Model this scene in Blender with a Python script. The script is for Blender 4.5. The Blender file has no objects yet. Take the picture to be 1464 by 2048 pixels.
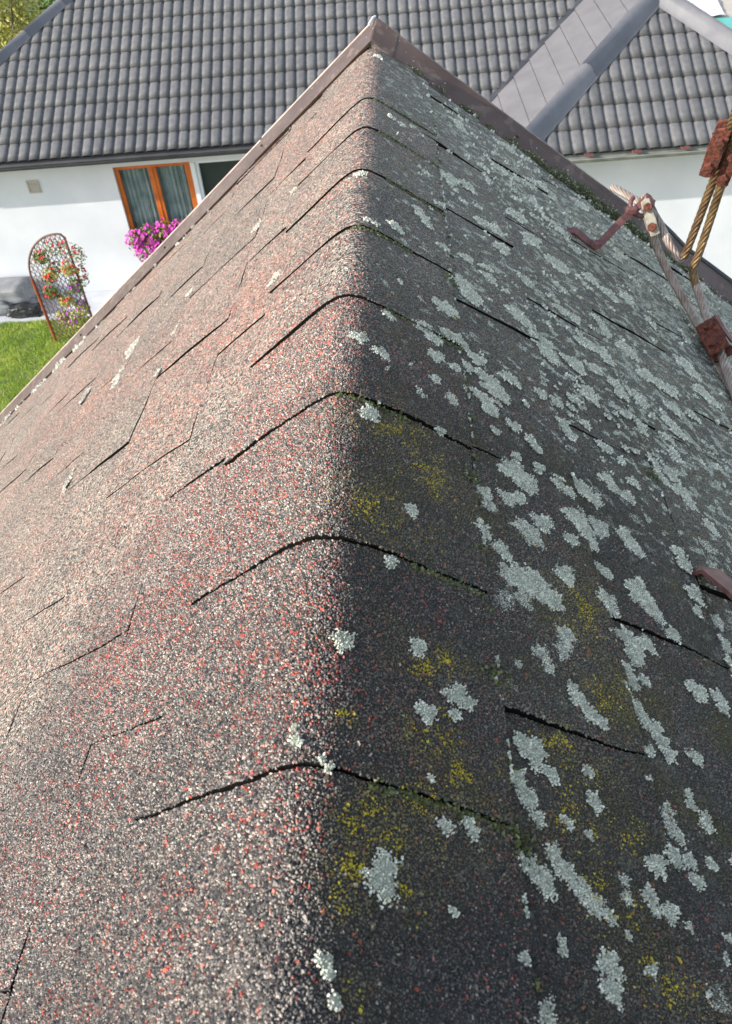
import bpy, math, random
import numpy as np
from mathutils import Matrix, Vector

# ------------------------------------------------------------------ camera, world, sun, exposure
sc = bpy.context.scene
COL = sc.collection
LICHENS = [(0.0172,0.08,0.0035), (0.0149,0.0884,0.0027), (0.0987,0.0898,0.0064), (0.0132,0.0922,0.0042), (0.1303,0.1048,0.0068), (0.0905,0.1091,0.0035), (0.1864,0.1124,0.0087), (0.1313,0.1148,0.0074), (0.1102,0.1164,0.0029), (0.1527,0.117,0.0039), (0.1097,0.1203,0.0026), (0.0612,0.1205,0.0025), (0.0328,0.1268,0.0098), (0.1439,0.1298,0.0026), (0.1983,0.1317,0.003), (0.136,0.1367,0.0045), (0.1291,0.1403,0.0067), (0.1808,0.1415,0.0043), (0.2042,0.1422,0.0031), (0.1063,0.1443,0.0071), (0.1619,0.1454,0.004), (0.1704,0.146,0.0062), (0.1228,0.147,0.0074), (0.1476,0.1476,0.0041), (0.0998,0.15,0.0066), (0.161,0.1522,0.0056), (0.1175,0.1525,0.0064), (0.1483,0.156,0.0035), (0.06,0.1562,0.0044), (0.0728,0.1568,0.0038), (0.1127,0.159,0.0057), (0.0708,0.1609,0.0037), (0.0101,0.1678,0.0024), (0.1946,0.1682,0.0052), (0.1697,0.1689,0.0071), (0.0073,0.1708,0.0024), (0.1338,0.1744,0.0031), (0.1074,0.1751,0.0051), (0.0534,0.1756,0.0023), (0.1231,0.1779,0.0041), (0.1833,0.1781,0.0077), (0.1933,0.1783,0.0055), (-0.0023,0.1794,0.0034), (0.2071,0.1805,0.0044), (0.1035,0.1841,0.0068), (0.223,0.1863,0.0038), (-0.0035,0.1864,0.0021), (0.0989,0.1932,0.0065), (0.1887,0.1933,0.0072), (0.1405,0.1946,0.0056), (0.1181,0.2023,0.0056), (0.1869,0.2033,0.0064), (0.2125,0.2049,0.0067), (0.0524,0.2109,0.0068), (0.1404,0.2116,0.0043), (0.1099,0.2125,0.0098), (0.2055,0.2136,0.0042), (0.1041,0.2147,0.006), (0.0671,0.2159,0.0041), (0.2057,0.2204,0.0041), (0.0742,0.2253,0.0051), (0.0691,0.2283,0.0074), (0.0124,0.2377,0.0066), (0.1862,0.2411,0.0047), (0.2007,0.2439,0.0057), (0.1548,0.2452,0.0048), (0.1022,0.2465,0.0034), (0.2198,0.2486,0.0063), (0.1492,0.2486,0.0068), (0.0493,0.2504,0.006), (0.0993,0.2508,0.0032), (0.1975,0.2517,0.0061), (0.1432,0.2549,0.0073), (0.1963,0.2599,0.0064), (0.1894,0.2624,0.0058), (0.1402,0.2629,0.0054), (0.1074,0.2661,0.0033), (0.1859,0.2698,0.0069), (0.1265,0.2713,0.0044), (0.1238,0.2809,0.0072), (0.1877,0.2909,0.0067), (0.1386,0.2913,0.0071), (0.1973,0.2964,0.0051), (0.2562,0.2989,0.0051), (0.1855,0.2996,0.0068), (0.1425,0.3029,0.0088), (0.0353,0.3048,0.005), (0.2395,0.3054,0.0091), (0.2567,0.3071,0.0074), (0.1049,0.3136,0.0087), (0.1963,0.3167,0.0097), (0.1171,0.3201,0.0077), (0.1936,0.3301,0.0088), (0.2082,0.3309,0.0083), (0.1382,0.3311,0.0097), (0.1151,0.3374,0.0133), (0.1283,0.3386,0.0144), (0.2795,0.3471,0.0071), (0.2321,0.3496,0.008), (0.184,0.3544,0.0116), (0.0472,0.3555,0.0058), (0.108,0.3594,0.0081), (0.1529,0.3621,0.0095), (0.2213,0.3663,0.0104), (0.2839,0.3677,0.0082), (0.096,0.3709,0.0081), (0.2155,0.3786,0.0152), (0.1884,0.3875,0.0077), (0.2651,0.3879,0.0054), (0.1301,0.3902,0.013), (0.2864,0.3909,0.0078), (0.1031,0.4002,0.0064), (0.1647,0.4044,0.0072), (0.2694,0.4081,0.0096), (0.1432,0.4085,0.0097), (0.1012,0.4122,0.0077), (0.1858,0.4138,0.0058), (0.1186,0.4189,0.0083), (0.1285,0.4258,0.0071), (0.1802,0.4271,0.0098), (0.2241,0.4326,0.0096), (0.1753,0.434,0.0127), (0.1952,0.4391,0.011), (0.0205,0.4395,0.009), (0.2705,0.4409,0.0086), (0.2195,0.441,0.0112), (0.1369,0.4489,0.0123), (0.2689,0.4543,0.0082), (0.0698,0.4564,0.0044), (0.1279,0.4572,0.0146), (0.1743,0.4636,0.0068), (0.1664,0.4671,0.0083), (0.1981,0.4742,0.0099), (0.1494,0.4751,0.0062), (0.1308,0.4754,0.0055), (0.1887,0.4832,0.0106), (0.3078,0.4879,0.0087), (0.1167,0.498,0.0048), (0.1506,0.5019,0.0062), (0.2352,0.502,0.0087), (0.2229,0.5045,0.0073), (0.0809,0.5083,0.0071), (0.1469,0.5104,0.0066), (0.218,0.5142,0.0081), (0.1337,0.5188,0.0073), (0.3244,0.5211,0.0102), (0.0266,0.5252,0.008), (0.0689,0.5258,0.0063), (0.1156,0.526,0.0091), (0.2471,0.5307,0.0078), (0.0102,0.5353,0.0082), (0.1099,0.5391,0.0105), (0.3117,0.5464,0.0089), (0.193,0.5571,0.0081), (0.1249,0.5602,0.0128), (0.3064,0.5606,0.0113), (0.087,0.5619,0.0065), (0.071,0.5644,0.0089), (0.2278,0.5666,0.0086), (0.1876,0.5677,0.0096), (0.2858,0.5677,0.0101), (0.1186,0.5738,0.013), (0.0997,0.5782,0.007), (0.3024,0.5838,0.011), (0.2836,0.5849,0.0111), (0.2121,0.5883,0.0068), (0.0317,0.5919,0.0063), (0.0711,0.5924,0.009), (0.1401,0.5966,0.0103), (0.1692,0.5989,0.0077), (0.0627,0.6006,0.0093), (0.1104,0.6011,0.0097), (0.1858,0.6017,0.0085), (0.0852,0.6114,0.0106), (0.0967,0.6146,0.01), (0.2089,0.6266,0.0088), (0.2851,0.6499,0.013), (0.2289,0.6534,0.0135), (0.3191,0.6563,0.009), (0.0838,0.6615,0.014), (0.3375,0.6776,0.0108), (0.3308,0.6902,0.0115), (0.2739,0.6916,0.011), (0.1923,0.6926,0.0134), (0.2267,0.6997,0.0112), (0.3007,0.7035,0.0114), (0.2208,0.7076,0.0122), (0.2691,0.7092,0.0112), (0.1877,0.7097,0.0177), (0.2946,0.7153,0.0111), (0.2489,0.7195,0.0107), (0.1134,0.7203,0.014), (0.1686,0.7303,0.0117), (0.3462,0.7322,0.012), (0.107,0.7398,0.0157), (0.1607,0.743,0.0118), (-0.4129,0.7609,0.0108), (0.0167,0.764,0.0052), (0.2735,0.7644,0.0116), (0.0092,0.7654,0.0043), (0.2465,0.7734,0.0133), (0.265,0.7741,0.0151), (0.3561,0.7768,0.014), (0.3403,0.7802,0.0139), (0.0374,0.7823,0.01), (0.3261,0.7839,0.015), (-0.4158,0.7846,0.0122), (-0.0933,0.7909,0.0097), (0.1384,0.7963,0.0104), (0.0864,0.8022,0.0082), (0.1145,0.8149,0.0099), (0.1376,0.82,0.0088), (0.2413,0.8227,0.0121), (0.4305,0.8228,0.0143), (0.228,0.8256,0.0114), (0.3139,0.8278,0.0173), (0.4203,0.836,0.0157), (0.0724,0.8404,0.0078), (0.2883,0.8446,0.0123), (-0.2778,0.8512,0.0067), (0.0673,0.855,0.0089), (0.186,0.8563,0.0109), (0.2838,0.8642,0.0138), (0.062,0.8684,0.008), (0.4214,0.8806,0.0152), (0.0008,0.895,0.0078), (0.414,0.8979,0.0167), (0.164,0.909,0.0149), (0.1427,0.953,0.0121), (0.3852,0.9704,0.0148), (0.2471,0.9741,0.0205), (-0.2869,0.9784,0.0077), (0.3251,0.9837,0.0166), (0.3013,1.0018,0.0157), (0.3562,1.0091,0.0157), (0.2162,1.0126,0.0183), (-0.4222,1.0197,0.0099), (0.1079,1.0494,0.0169), (-0.426,1.051,0.0144), (0.1324,1.0635,0.0143), (0.2033,1.0695,0.0187), (-0.1032,1.0797,0.0066), (-0.1659,1.0888,0.0103), (0.2953,1.0905,0.0114), (-0.5284,1.1056,0.0098), (-0.4178,1.107,0.0106), (-0.2911,1.1092,0.0107), (0.2815,1.1236,0.0148), (-0.5252,1.1248,0.0108), (0.4865,1.1308,0.0181), (0.4701,1.1365,0.0194), (-0.4217,1.1386,0.0171), (0.0452,1.1445,0.0081), (0.0316,1.1511,0.0076), (0.3766,1.1661,0.0133), (0.1988,1.2504,0.0149), (0.248,1.27,0.0173), (0.2811,1.2927,0.0218), (0.142,1.3276,0.0127), (0.3487,1.3471,0.0201), (0.1353,1.3529,0.013), (0.2296,1.4044,0.016), (0.0094,1.4478,0.0084), (0.0056,1.5176,0.012), (-0.5927,1.6569,0.0123), (-0.6119,1.6578,0.0098)]
MOSS = [(0.0037,0.2376,0.0024), (0.0157,0.1956,0.0031), (0.0456,0.1996,0.0064), (0.062,0.2159,0.003), (0.0313,0.1518,0.0095), (0.022,0.1283,0.0068), (0.0398,0.1412,0.0056), (0.0475,0.1659,0.008), (0.0547,0.1453,0.0048), (0.0418,0.1233,0.0061), (0.1329,0.1462,0.0095), (0.1407,0.1347,0.0094), (0.0428,0.4302,0.0169), (0.0594,0.3985,0.0147), (0.1564,0.3304,0.0174), (0.155,0.3428,0.0138), (0.125,0.2226,0.0082), (0.1321,0.1827,0.0114), (0.1574,0.1825,0.0094), (0.1537,0.2634,0.0116), (0.0207,0.1146,0.0049), (0.0239,0.0842,0.0031), (0.0654,0.1817,0.0082), (0.0564,0.1969,0.0094), (0.0633,0.2473,0.008), (0.0305,0.3449,0.0154), (0.1471,0.1191,0.0102), (0.1646,0.1084,0.0102), (0.0935,0.1913,0.0062), (0.2348,0.7276,0.023), (0.4265,1.0614,0.0423), (0.0192,0.1463,0.0054), (0.1396,0.2072,0.0098), (0.3049,0.948,0.0271), (0.0499,0.2381,0.0077), (0.1833,0.2759,0.0113)]
ROPES = {'FB0': [(0.4342, 1.217, -0.1788), (0.4408, 1.2069, -0.1901), (0.452, 1.1948, -0.2048)], 'FB2': [(0.4934, 1.0191, -0.2664), (0.4987, 0.9995, -0.275), (0.505, 0.9683, -0.2807)], 'A': [(0.45, 1.0124, 0.0395), (0.4817, 1.1024, -0.0644), (0.4854, 1.1379, -0.1485), (0.477, 1.1436, -0.2224), (0.4714, 1.1443, -0.2376), (0.4626, 1.1506, -0.2311), (0.4485, 1.1713, -0.209), (0.434, 1.1967, -0.1872), (0.4133, 1.2398, -0.1792), (0.3884, 1.292, -0.1763)], 'B': [(0.4574, 1.009, 0.0378), (0.4866, 1.0896, -0.0632), (0.494, 1.1224, -0.1502), (0.4896, 1.1267, -0.2234), (0.4854, 1.1235, -0.2456), (0.4907, 1.1053, -0.2656), (0.4961, 1.0543, -0.2889), (0.4943, 0.9884, -0.2968), (0.4823, 0.8607, -0.304)], 'C': [(0.4171, 1.2212, -0.167), (0.4288, 1.2051, -0.1982), (0.4459, 1.1821, -0.2378), (0.4661, 1.1468, -0.2723), (0.4849, 1.1015, -0.2994), (0.4891, 1.0475, -0.3057), (0.492, 0.9928, -0.3118), (0.4817, 0.8659, -0.3156)], 'D': [(0.4178, 1.3616, -0.2048), (0.439, 1.3389, -0.2197), (0.4641, 1.3154, -0.2317), (0.4969, 1.294, -0.2567), (0.5317, 1.2906, -0.288), (0.5673, 1.2669, -0.3088), (0.606, 1.2389, -0.3319)], 'BR': [(0.2943, 1.1599, -0.1894), (0.3057, 1.1529, -0.1872), (0.3364, 1.1417, -0.2091), (0.3402, 1.1373, -0.2042), (0.377, 1.1615, -0.1777), (0.4046, 1.1898, -0.1713)], 'BR2': [(0.282, 0.4446, -0.1816), (0.2926, 0.4346, -0.1712), (0.3016, 0.4067, -0.1656), (0.306, 0.3881, -0.1619)], 'CL1': [(0.4666, 1.0931, -0.0593)], 'CL1b': [(0.492, 1.0993, -0.0782)], 'CL0': [(0.4244, 1.1836, -0.1854)], 'CL2': [(0.4873, 0.9899, -0.2892)]}
CAM_R = [[0.997291, -0.029621, -0.067327], [0.02927, -0.67992, 0.732702], [-0.067481, -0.732688, -0.677211]]
ZC, ML, MR, W = 0.00899795, 0.83022, 0.66944, 0.012
CAM = [0.05368, 0.0, 0.3085]
cd = bpy.data.cameras.new('camera'); cam = bpy.data.objects.new('camera', cd); COL.objects.link(cam)
_r = [Vector(v) for v in CAM_R]
def _w(v): return Vector([r.dot(Vector(v)) for r in _r])
mx, my, mz = _w((1, 0, 0)), _w((0, -1, 0)), _w((0, 0, -1))
cam.matrix_world = Matrix(((mx.x, my.x, mz.x, CAM[0]), (mx.y, my.y, mz.y, CAM[1]), (mx.z, my.z, mz.z, CAM[2]), (0, 0, 0, 1)))
cd.sensor_width = 36; cd.lens = 1527 / 2048 * 36; cd.clip_start = .01; cd.clip_end = 500
cd.dof.use_dof = True; cd.dof.focus_distance = .66; cd.dof.aperture_fstop = 24
sc.camera = cam

SUN = Vector((-.84, -.34, .43)).normalized()
wd = bpy.data.worlds.new('World'); sc.world = wd; wd.use_nodes = True
nt = wd.node_tree; nt.nodes.clear()
sky = nt.nodes.new('ShaderNodeTexSky'); sky.sky_type = 'NISHITA'; sky.sun_disc = False
sky.sun_elevation = math.asin(SUN.z); sky.sun_rotation = math.atan2(SUN.x, SUN.y)
bg = nt.nodes.new('ShaderNodeBackground'); bg.inputs[1].default_value = .15
wo = nt.nodes.new('ShaderNodeOutputWorld'); hs = nt.nodes.new('ShaderNodeHueSaturation'); hs.inputs['Saturation'].default_value = .62; nt.links.new(sky.outputs[0], hs.inputs['Color']); nt.links.new(hs.outputs[0], bg.inputs[0]); nt.links.new(bg.outputs[0], wo.inputs[0])
sl = bpy.data.lights.new('sun', 'SUN'); sl.energy = 2.7; sl.angle = math.radians(.5); sl.color = (1, .945, .875)
so = bpy.data.objects.new('sun', sl); COL.objects.link(so); so.rotation_euler = SUN.to_track_quat('Z', 'Y').to_euler()
sc.view_settings.view_transform = 'Standard'; sc.view_settings.look = 'None'
sc.view_settings.exposure = 1.12; sc.view_settings.gamma = 1; sc.view_settings.use_curve_mapping = False
try: sc.cycles.max_bounces = 6; sc.cycles.use_denoising = True
except Exception: pass

rng = np.random.default_rng(7); random.seed(7)
PI = math.pi

# ------------------------------------------------------------------ helpers
def link(o, parent=None):
    COL.objects.link(o)
    if parent is not None: o.parent = parent
    return o
def tag(o, label=None, cat=None, group=None, kind=None):
    if label: o['label'] = label
    if cat: o['category'] = cat
    if group: o['group'] = group
    if kind: o['kind'] = kind
    return o
def empty(name, loc=(0, 0, 0), rz=0, parent=None):
    o = bpy.data.objects.new(name, None); o.location = loc; o.rotation_euler = (0, 0, rz); o.empty_display_size = .05
    return link(o, parent)
def np_mesh(name, V, loops, starts, totals, mats, midx=None, smooth=False, attrs=None, parent=None, cattr=None):
    me = bpy.data.meshes.new(name)
    V = np.asarray(V, np.float32)
    me.vertices.add(len(V)); me.vertices.foreach_set('co', V.ravel())
    me.loops.add(len(loops)); me.loops.foreach_set('vertex_index', np.asarray(loops, np.int32))
    me.polygons.add(len(starts)); me.polygons.foreach_set('loop_start', np.asarray(starts, np.int32))
    try: me.polygons.foreach_set('loop_total', np.asarray(totals, np.int32))
    except Exception: pass
    for m in mats: me.materials.append(m)
    if midx is not None: me.polygons.foreach_set('material_index', np.asarray(midx, np.int32))
    me.polygons.foreach_set('use_smooth', np.full(len(starts), smooth) if isinstance(smooth, bool) else np.asarray(smooth, bool))
    for k, a in (attrs or {}).items():
        at = me.attributes.new(k, 'FLOAT', 'POINT'); at.data.foreach_set('value', np.asarray(a, np.float32))
    if cattr is not None:
        at = me.attributes.new('gcol', 'FLOAT_COLOR', 'POINT'); at.data.foreach_set('color', np.asarray(cattr, np.float32).ravel())
    me.update(calc_edges=True); me.validate()
    return link(bpy.data.objects.new(name, me), parent)
class MB:
    """collects simple solids and links them as one mesh object"""
    def __init__(s): s.v = []; s.f = []; s.m = []; s.sm = []
    def add(s, vs, fs, m=0, sm=False):
        k = len(s.v); s.v += [tuple(v) for v in vs]; s.f += [tuple(i + k for i in f) for f in fs]; s.m += [m] * len(fs); s.sm += [sm] * len(fs); return s
    def box(s, x0, x1, y0, y1, z0, z1, m=0):
        return s.add([(x0, y0, z0), (x1, y0, z0), (x1, y1, z0), (x0, y1, z0), (x0, y0, z1), (x1, y0, z1), (x1, y1, z1), (x0, y1, z1)],
                     [(0, 3, 2, 1), (4, 5, 6, 7), (0, 1, 5, 4), (1, 2, 6, 5), (2, 3, 7, 6), (3, 0, 4, 7)], m)
    def prism(s, pts, off, m=0):
        n = len(pts); a = [Vector(p) for p in pts]; b = [p + Vector(off) for p in a]
        return s.add(a + b, [tuple(range(n - 1, -1, -1)), tuple(range(n, 2 * n))] + [(i, (i + 1) % n, n + (i + 1) % n, n + i) for i in range(n)], m)
    def tube(s, pts, r, n=8, m=0, cap=True, twist=0):
        pts = [Vector(p) for p in pts]; rs = r if isinstance(r, (list, tuple)) else [r] * len(pts)
        vs = []; up = Vector((0, 0, 1)); 
        t0 = (pts[1] - pts[0]).normalized(); 
        if abs(t0.dot(up)) > .95: up = Vector((1, 0, 0))
        a = t0.cross(up).normalized()
        for i, p in enumerate(pts):
            t = (pts[min(i + 1, len(pts) - 1)] - pts[max(i - 1, 0)]).normalized()
            a = (a - t * a.dot(t)).normalized(); b = t.cross(a)
            for k in range(n):
                w = 2 * PI * k / n; vs.append(p + (a * math.cos(w) + b * math.sin(w)) * rs[i])
        fs = [(i * n + k, i * n + (k + 1) % n, (i + 1) * n + (k + 1) % n, (i + 1) * n + k) for i in range(len(pts) - 1) for k in range(n)]
        s.add(vs, fs, m, True)
        if cap: s.add(vs[:n], [tuple(range(n - 1, -1, -1))], m); s.add(vs[-n:], [tuple(range(n))], m)
        return s
    def build(s, name, mats, parent=None, bevel=0, smooth=None):
        me = bpy.data.meshes.new(name); me.from_pydata(s.v, [], s.f)
        for m in (mats if isinstance(mats, (list, tuple)) else [mats]): me.materials.append(m)
        me.polygons.foreach_set('material_index', s.m); me.polygons.foreach_set('use_smooth', s.sm if smooth is None else [smooth] * len(s.f)); me.update()
        o = link(bpy.data.objects.new(name, me), parent)
        if bevel:
            b = o.modifiers.new('bevel', 'BEVEL'); b.width = bevel; b.segments = 2; b.limit_method = 'ANGLE'
        return o

# ------------------------------------------------------------------ materials
def mat(name, color=(.5, .5, .5), rough=.6, metal=0, spec=.5):
    m = bpy.data.materials.new(name); m.use_nodes = True; t = m.node_tree; b = t.nodes['Principled BSDF']
    b.inputs['Base Color'].default_value = (*color, 1); b.inputs['Roughness'].default_value = rough; b.inputs['Metallic'].default_value = metal
    b.inputs['Specular IOR Level'].default_value = spec
    return m, t, b
def N(t, kind, **kw):
    n = t.nodes.new(kind)
    for k, v in kw.items():
        if k.startswith('i_'):
            key = k[2:]; key = int(key) if key.isdigit() else key; n.inputs[key].default_value = v
        else: setattr(n, k, v)
    return n
def ramp(t, stops, interp='LINEAR'):
    r = t.nodes.new('ShaderNodeValToRGB'); r.color_ramp.interpolation = interp; e = r.color_ramp.elements
    while len(e) < len(stops): e.new(.5)
    for i, (p, c) in enumerate(stops): e[i].position = p; e[i].color = (*c, 1) if len(c) == 3 else c
    return r
def mixc(t, fac, a, b, blend='MIX'):
    n = t.nodes.new('ShaderNodeMix'); n.data_type = 'RGBA'; n.blend_type = blend
    for sock, v in ((0, fac), (6, a), (7, b)):
        if hasattr(v, 'is_linked') or hasattr(v, 'links'): t.links.new(v, n.inputs[sock])
        else: n.inputs[sock].default_value = v if sock == 0 else (*v, 1)
    return n.outputs[2]
def math_(t, op, a, b=0.0, clamp=False):
    n = t.nodes.new('ShaderNodeMath'); n.operation = op; n.use_clamp = clamp
    for i, v in enumerate((a, b)):
        if hasattr(v, 'links'): t.links.new(v, n.inputs[i])
        else: n.inputs[i].default_value = v
    return n.outputs[0]
def noisy(name, c1, c2, scale, rough=.6, bump=0, metal=0, spec=.5, detail=4, bscale=None, dist=.01, lo=.35, hi=.65):
    m, t, b = mat(name, c1, rough, metal, spec)
    tc = N(t, 'ShaderNodeTexCoord'); no = N(t, 'ShaderNodeTexNoise', i_Scale=scale, i_Detail=detail)
    t.links.new(tc.outputs['Object'], no.inputs['Vector'])
    r = ramp(t, [(lo, c1), (hi, c2)]); t.links.new(no.outputs[0], r.inputs[0]); t.links.new(r.outputs[0], b.inputs['Base Color'])
    if bump:
        n2 = N(t, 'ShaderNodeTexNoise', i_Scale=bscale or scale * 4, i_Detail=4); t.links.new(tc.outputs['Object'], n2.inputs['Vector'])
        bp = N(t, 'ShaderNodeBump', i_Strength=bump, i_Distance=dist); t.links.new(n2.outputs[0], bp.inputs['Height']); t.links.new(bp.outputs[0], b.inputs['Normal'])
    return m

PAL = np.array([(.55, .47, .39), (.375, .32, .27), (.215, .195, .17), (.10, .095, .088), (.035, .036, .04)])
PALW = np.array([.15, .29, .28, .17, .11])
RED1, RED2 = (.55, .09, .055), (.36, .075, .055)
PINK = (.48, .27, .20)

def granule_shader():
    """mineral granules seen from further off: one Voronoi cell a granule, tinted by the red / algae attributes of the shingle"""
    m, t, b = mat('mineral_granules', rough=.75, spec=.35)
    tc = N(t, 'ShaderNodeTexCoord'); L = t.links.new
    vo = N(t, 'ShaderNodeTexVoronoi', i_Scale=640); L(tc.outputs['Object'], vo.inputs['Vector'])
    sep = N(t, 'ShaderNodeSeparateColor'); L(vo.outputs['Color'], sep.inputs[0])
    cum = np.concatenate([[0], np.cumsum(PALW / PALW.sum())[:-1]])
    r = ramp(t, [(float(p), tuple(c)) for p, c in zip(cum, PAL)], 'CONSTANT'); L(sep.outputs[0], r.inputs[0])
    red = N(t, 'ShaderNodeAttribute', attribute_name='red'); alg = N(t, 'ShaderNodeAttribute', attribute_name='algae'); bare = N(t, 'ShaderNodeAttribute', attribute_name='bare'); right_dark = N(t, 'ShaderNodeAttribute', attribute_name='right_dark')
    isred = math_(t, 'LESS_THAN', sep.outputs[1], red.outputs['Fac'])
    rc = mixc(t, sep.outputs[2], RED1, PINK)
    c = mixc(t, isred, r.outputs[0], rc)
    # weathering: broad blotches
    no = N(t, 'ShaderNodeTexNoise', i_Scale=14, i_Detail=5); L(tc.outputs['Object'], no.inputs['Vector'])
    no2 = N(t, 'ShaderNodeTexNoise', i_Scale=170, i_Detail=3); L(tc.outputs['Object'], no2.inputs['Vector'])
    rr = ramp(t, [(.3, (.86, .86, .86)), (.7, (1.12, 1.1, 1.06))]); L(no.outputs[0], rr.inputs[0])
    c = mixc(t, 1.0, c, rr.outputs[0], 'MULTIPLY')
    rr2 = ramp(t, [(.3, (.8, .8, .8)), (.7, (1.2, 1.2, 1.2))]); L(no2.outputs[0], rr2.inputs[0])
    c = mixc(t, 1.0, c, rr2.outputs[0], 'MULTIPLY')
    v2 = N(t, 'ShaderNodeTexVoronoi', i_Scale=300); L(tc.outputs['Object'], v2.inputs['Vector']); s2 = N(t, 'ShaderNodeSeparateColor'); L(v2.outputs['Color'], s2.inputs[0])
    r3 = ramp(t, [(0, (.75, .75, .75)), (.55, (.97, .97, .97)), (.9, (1.15, 1.15, 1.15)), (1, (1.6, 1.55, 1.5))]); L(s2.outputs[0], r3.inputs[0]); c = mixc(t, 1.0, c, r3.outputs[0], 'MULTIPLY')
    # algae film: olive grey, in streaky patches
    no3 = N(t, 'ShaderNodeTexNoise', i_Scale=22, i_Detail=6); L(tc.outputs['Object'], no3.inputs['Vector'])
    am = math_(t, 'MULTIPLY', alg.outputs['Fac'], math_(t, 'MULTIPLY', no3.outputs[0], 1.5), True)
    ac = ramp(t, [(.35, (.17, .175, .14)), (.5, (.28, .29, .23)), (.62, (.26, .23, .13))]); 
    no4 = N(t, 'ShaderNodeTexNoise', i_Scale=55, i_Detail=5); L(tc.outputs['Object'], no4.inputs['Vector']); L(no4.outputs[0], ac.inputs[0])
    c = mixc(t, am, c, ac.outputs[0])
    sv = math_(t, 'SUBTRACT', 1.0, math_(t, 'MULTIPLY', right_dark.outputs['Fac'], .62)); tone = N(t, 'ShaderNodeAttribute', attribute_name='tone'); sv = math_(t, 'MULTIPLY', sv, tone.outputs['Fac']); cs = N(t, 'ShaderNodeCombineColor'); [L(sv, cs.inputs[q]) for q in range(3)]
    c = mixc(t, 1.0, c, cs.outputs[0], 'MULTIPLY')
    n5 = N(t, 'ShaderNodeTexNoise', i_Scale=75, i_Detail=7, i_Roughness=.65); L(tc.outputs['Object'], n5.inputs['Vector'])
    thr = math_(t, 'ADD', n5.outputs[0], math_(t, 'MULTIPLY', alg.outputs['Fac'], .22)); lm = ramp(t, [(.69, (0, 0, 0)), (.715, (1, 1, 1))]); L(thr, lm.inputs[0])
    c = mixc(t, lm.outputs[0], c, (.50, .52, .42))
    gap = ramp(t, [(.55, (1, 1, 1)), (.85, (.25, .25, .25))]); L(math_(t, 'MULTIPLY', vo.outputs['Distance'], 1.25), gap.inputs[0])
    c = mixc(t, 1.0, c, gap.outputs[0], 'MULTIPLY')
    c = mixc(t, math_(t, 'MULTIPLY', bare.outputs['Fac'], .85), c, (.02, .019, .02))
    L(c, b.inputs['Base Color'])
    # facets: every granule leans its own way
    ge = N(t, 'ShaderNodeNewGeometry'); sub = N(t, 'ShaderNodeVectorMath', operation='SUBTRACT'); L(vo.outputs['Color'], sub.inputs[0]); sub.inputs[1].default_value = (.5, .5, .5)
    sca = N(t, 'ShaderNodeVectorMath', operation='SCALE'); L(sub.outputs[0], sca.inputs[0]); sca.inputs['Scale'].default_value = 1.1
    ad = N(t, 'ShaderNodeVectorMath', operation='ADD'); L(ge.outputs['Normal'], ad.inputs[0]); L(sca.outputs[0], ad.inputs[1])
    nz = N(t, 'ShaderNodeVectorMath', operation='NORMALIZE'); L(ad.outputs[0], nz.inputs[0])
    inv = math_(t, 'SUBTRACT', 1.0, vo.outputs['Distance'])
    bp = N(t, 'ShaderNodeBump', i_Strength=.6, i_Distance=.0009); L(inv, bp.inputs['Height']); L(nz.outputs[0], bp.inputs['Normal']); L(bp.outputs[0], b.inputs['Normal'])
    return m
def gcol_shader():
    m, t, b = mat('single_granules', rough=.5, spec=.55)
    a = N(t, 'ShaderNodeAttribute', attribute_name='gcol'); t.links.new(a.outputs['Color'], b.inputs['Base Color'])
    return m
M = {}
M['gran'] = granule_shader(); M['gcol'] = gcol_shader()
M['bitumen'] = noisy('black_bitumen_edge', (.006, .0055, .005), (.014, .012, .011), 300, .95, spec=.04)
M['lichen'] = noisy('pale_lichen_crust', (.20, .215, .16), (.34, .36, .28), 260, .95, .8, detail=5, bscale=500, dist=.001)
M['moss'] = noisy('mustard_moss', (.10, .10, .025), (.34, .28, .05), 300, .95)
M['greenmoss'] = noisy('green_moss', (.05, .065, .02), (.17, .19, .07), 160, .95)
def trim_mat():
    m, t, b = mat('brown_painted_sheet', (.125, .078, .064), .42, 0, .5); L = t.links.new
    tc = N(t, 'ShaderNodeTexCoord')
    no = N(t, 'ShaderNodeTexNoise', i_Scale=9, i_Detail=6); L(tc.outputs['Object'], no.inputs['Vector'])
    r = ramp(t, [(.35, (.066, .040, .032)), (.65, (.11, .074, .060))]); L(no.outputs[0], r.inputs[0])
    vo = N(t, 'ShaderNodeTexVoronoi', i_Scale=90); L(tc.outputs['Object'], vo.inputs['Vector'])
    sp = ramp(t, [(.09, (1, 1, 1)), (.13, (0, 0, 0))]); L(vo.outputs['Distance'], sp.inputs[0])
    s2 = N(t, 'ShaderNodeSeparateColor'); L(vo.outputs['Color'], s2.inputs[0])
    f = math_(t, 'MULTIPLY', sp.outputs[0], math_(t, 'LESS_THAN', s2.outputs[0], .3))
    n2 = N(t, 'ShaderNodeTexNoise', i_Scale=45, i_Detail=5); L(tc.outputs['Object'], n2.inputs['Vector'])
    st = ramp(t, [(.56, (0, 0, 0)), (.66, (.55, .55, .55))]); L(n2.outputs[0], st.inputs[0])
    c = mixc(t, st.outputs[0], r.outputs[0], (.2, .15, .125)); c = mixc(t, f, c, (.45, .42, .36)); L(c, b.inputs['Base Color'])
    rr = ramp(t, [(.3, (.38, .38, .38)), (.7, (.7, .7, .7))]); L(n2.outputs[0], rr.inputs[0]); L(rr.outputs[0], b.inputs['Roughness'])
    bp = N(t, 'ShaderNodeBump', i_Strength=.25, i_Distance=.002); L(no.outputs[0], bp.inputs['Height']); L(bp.outputs[0], b.inputs['Normal'])
    return m
M['trim'] = trim_mat()
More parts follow.
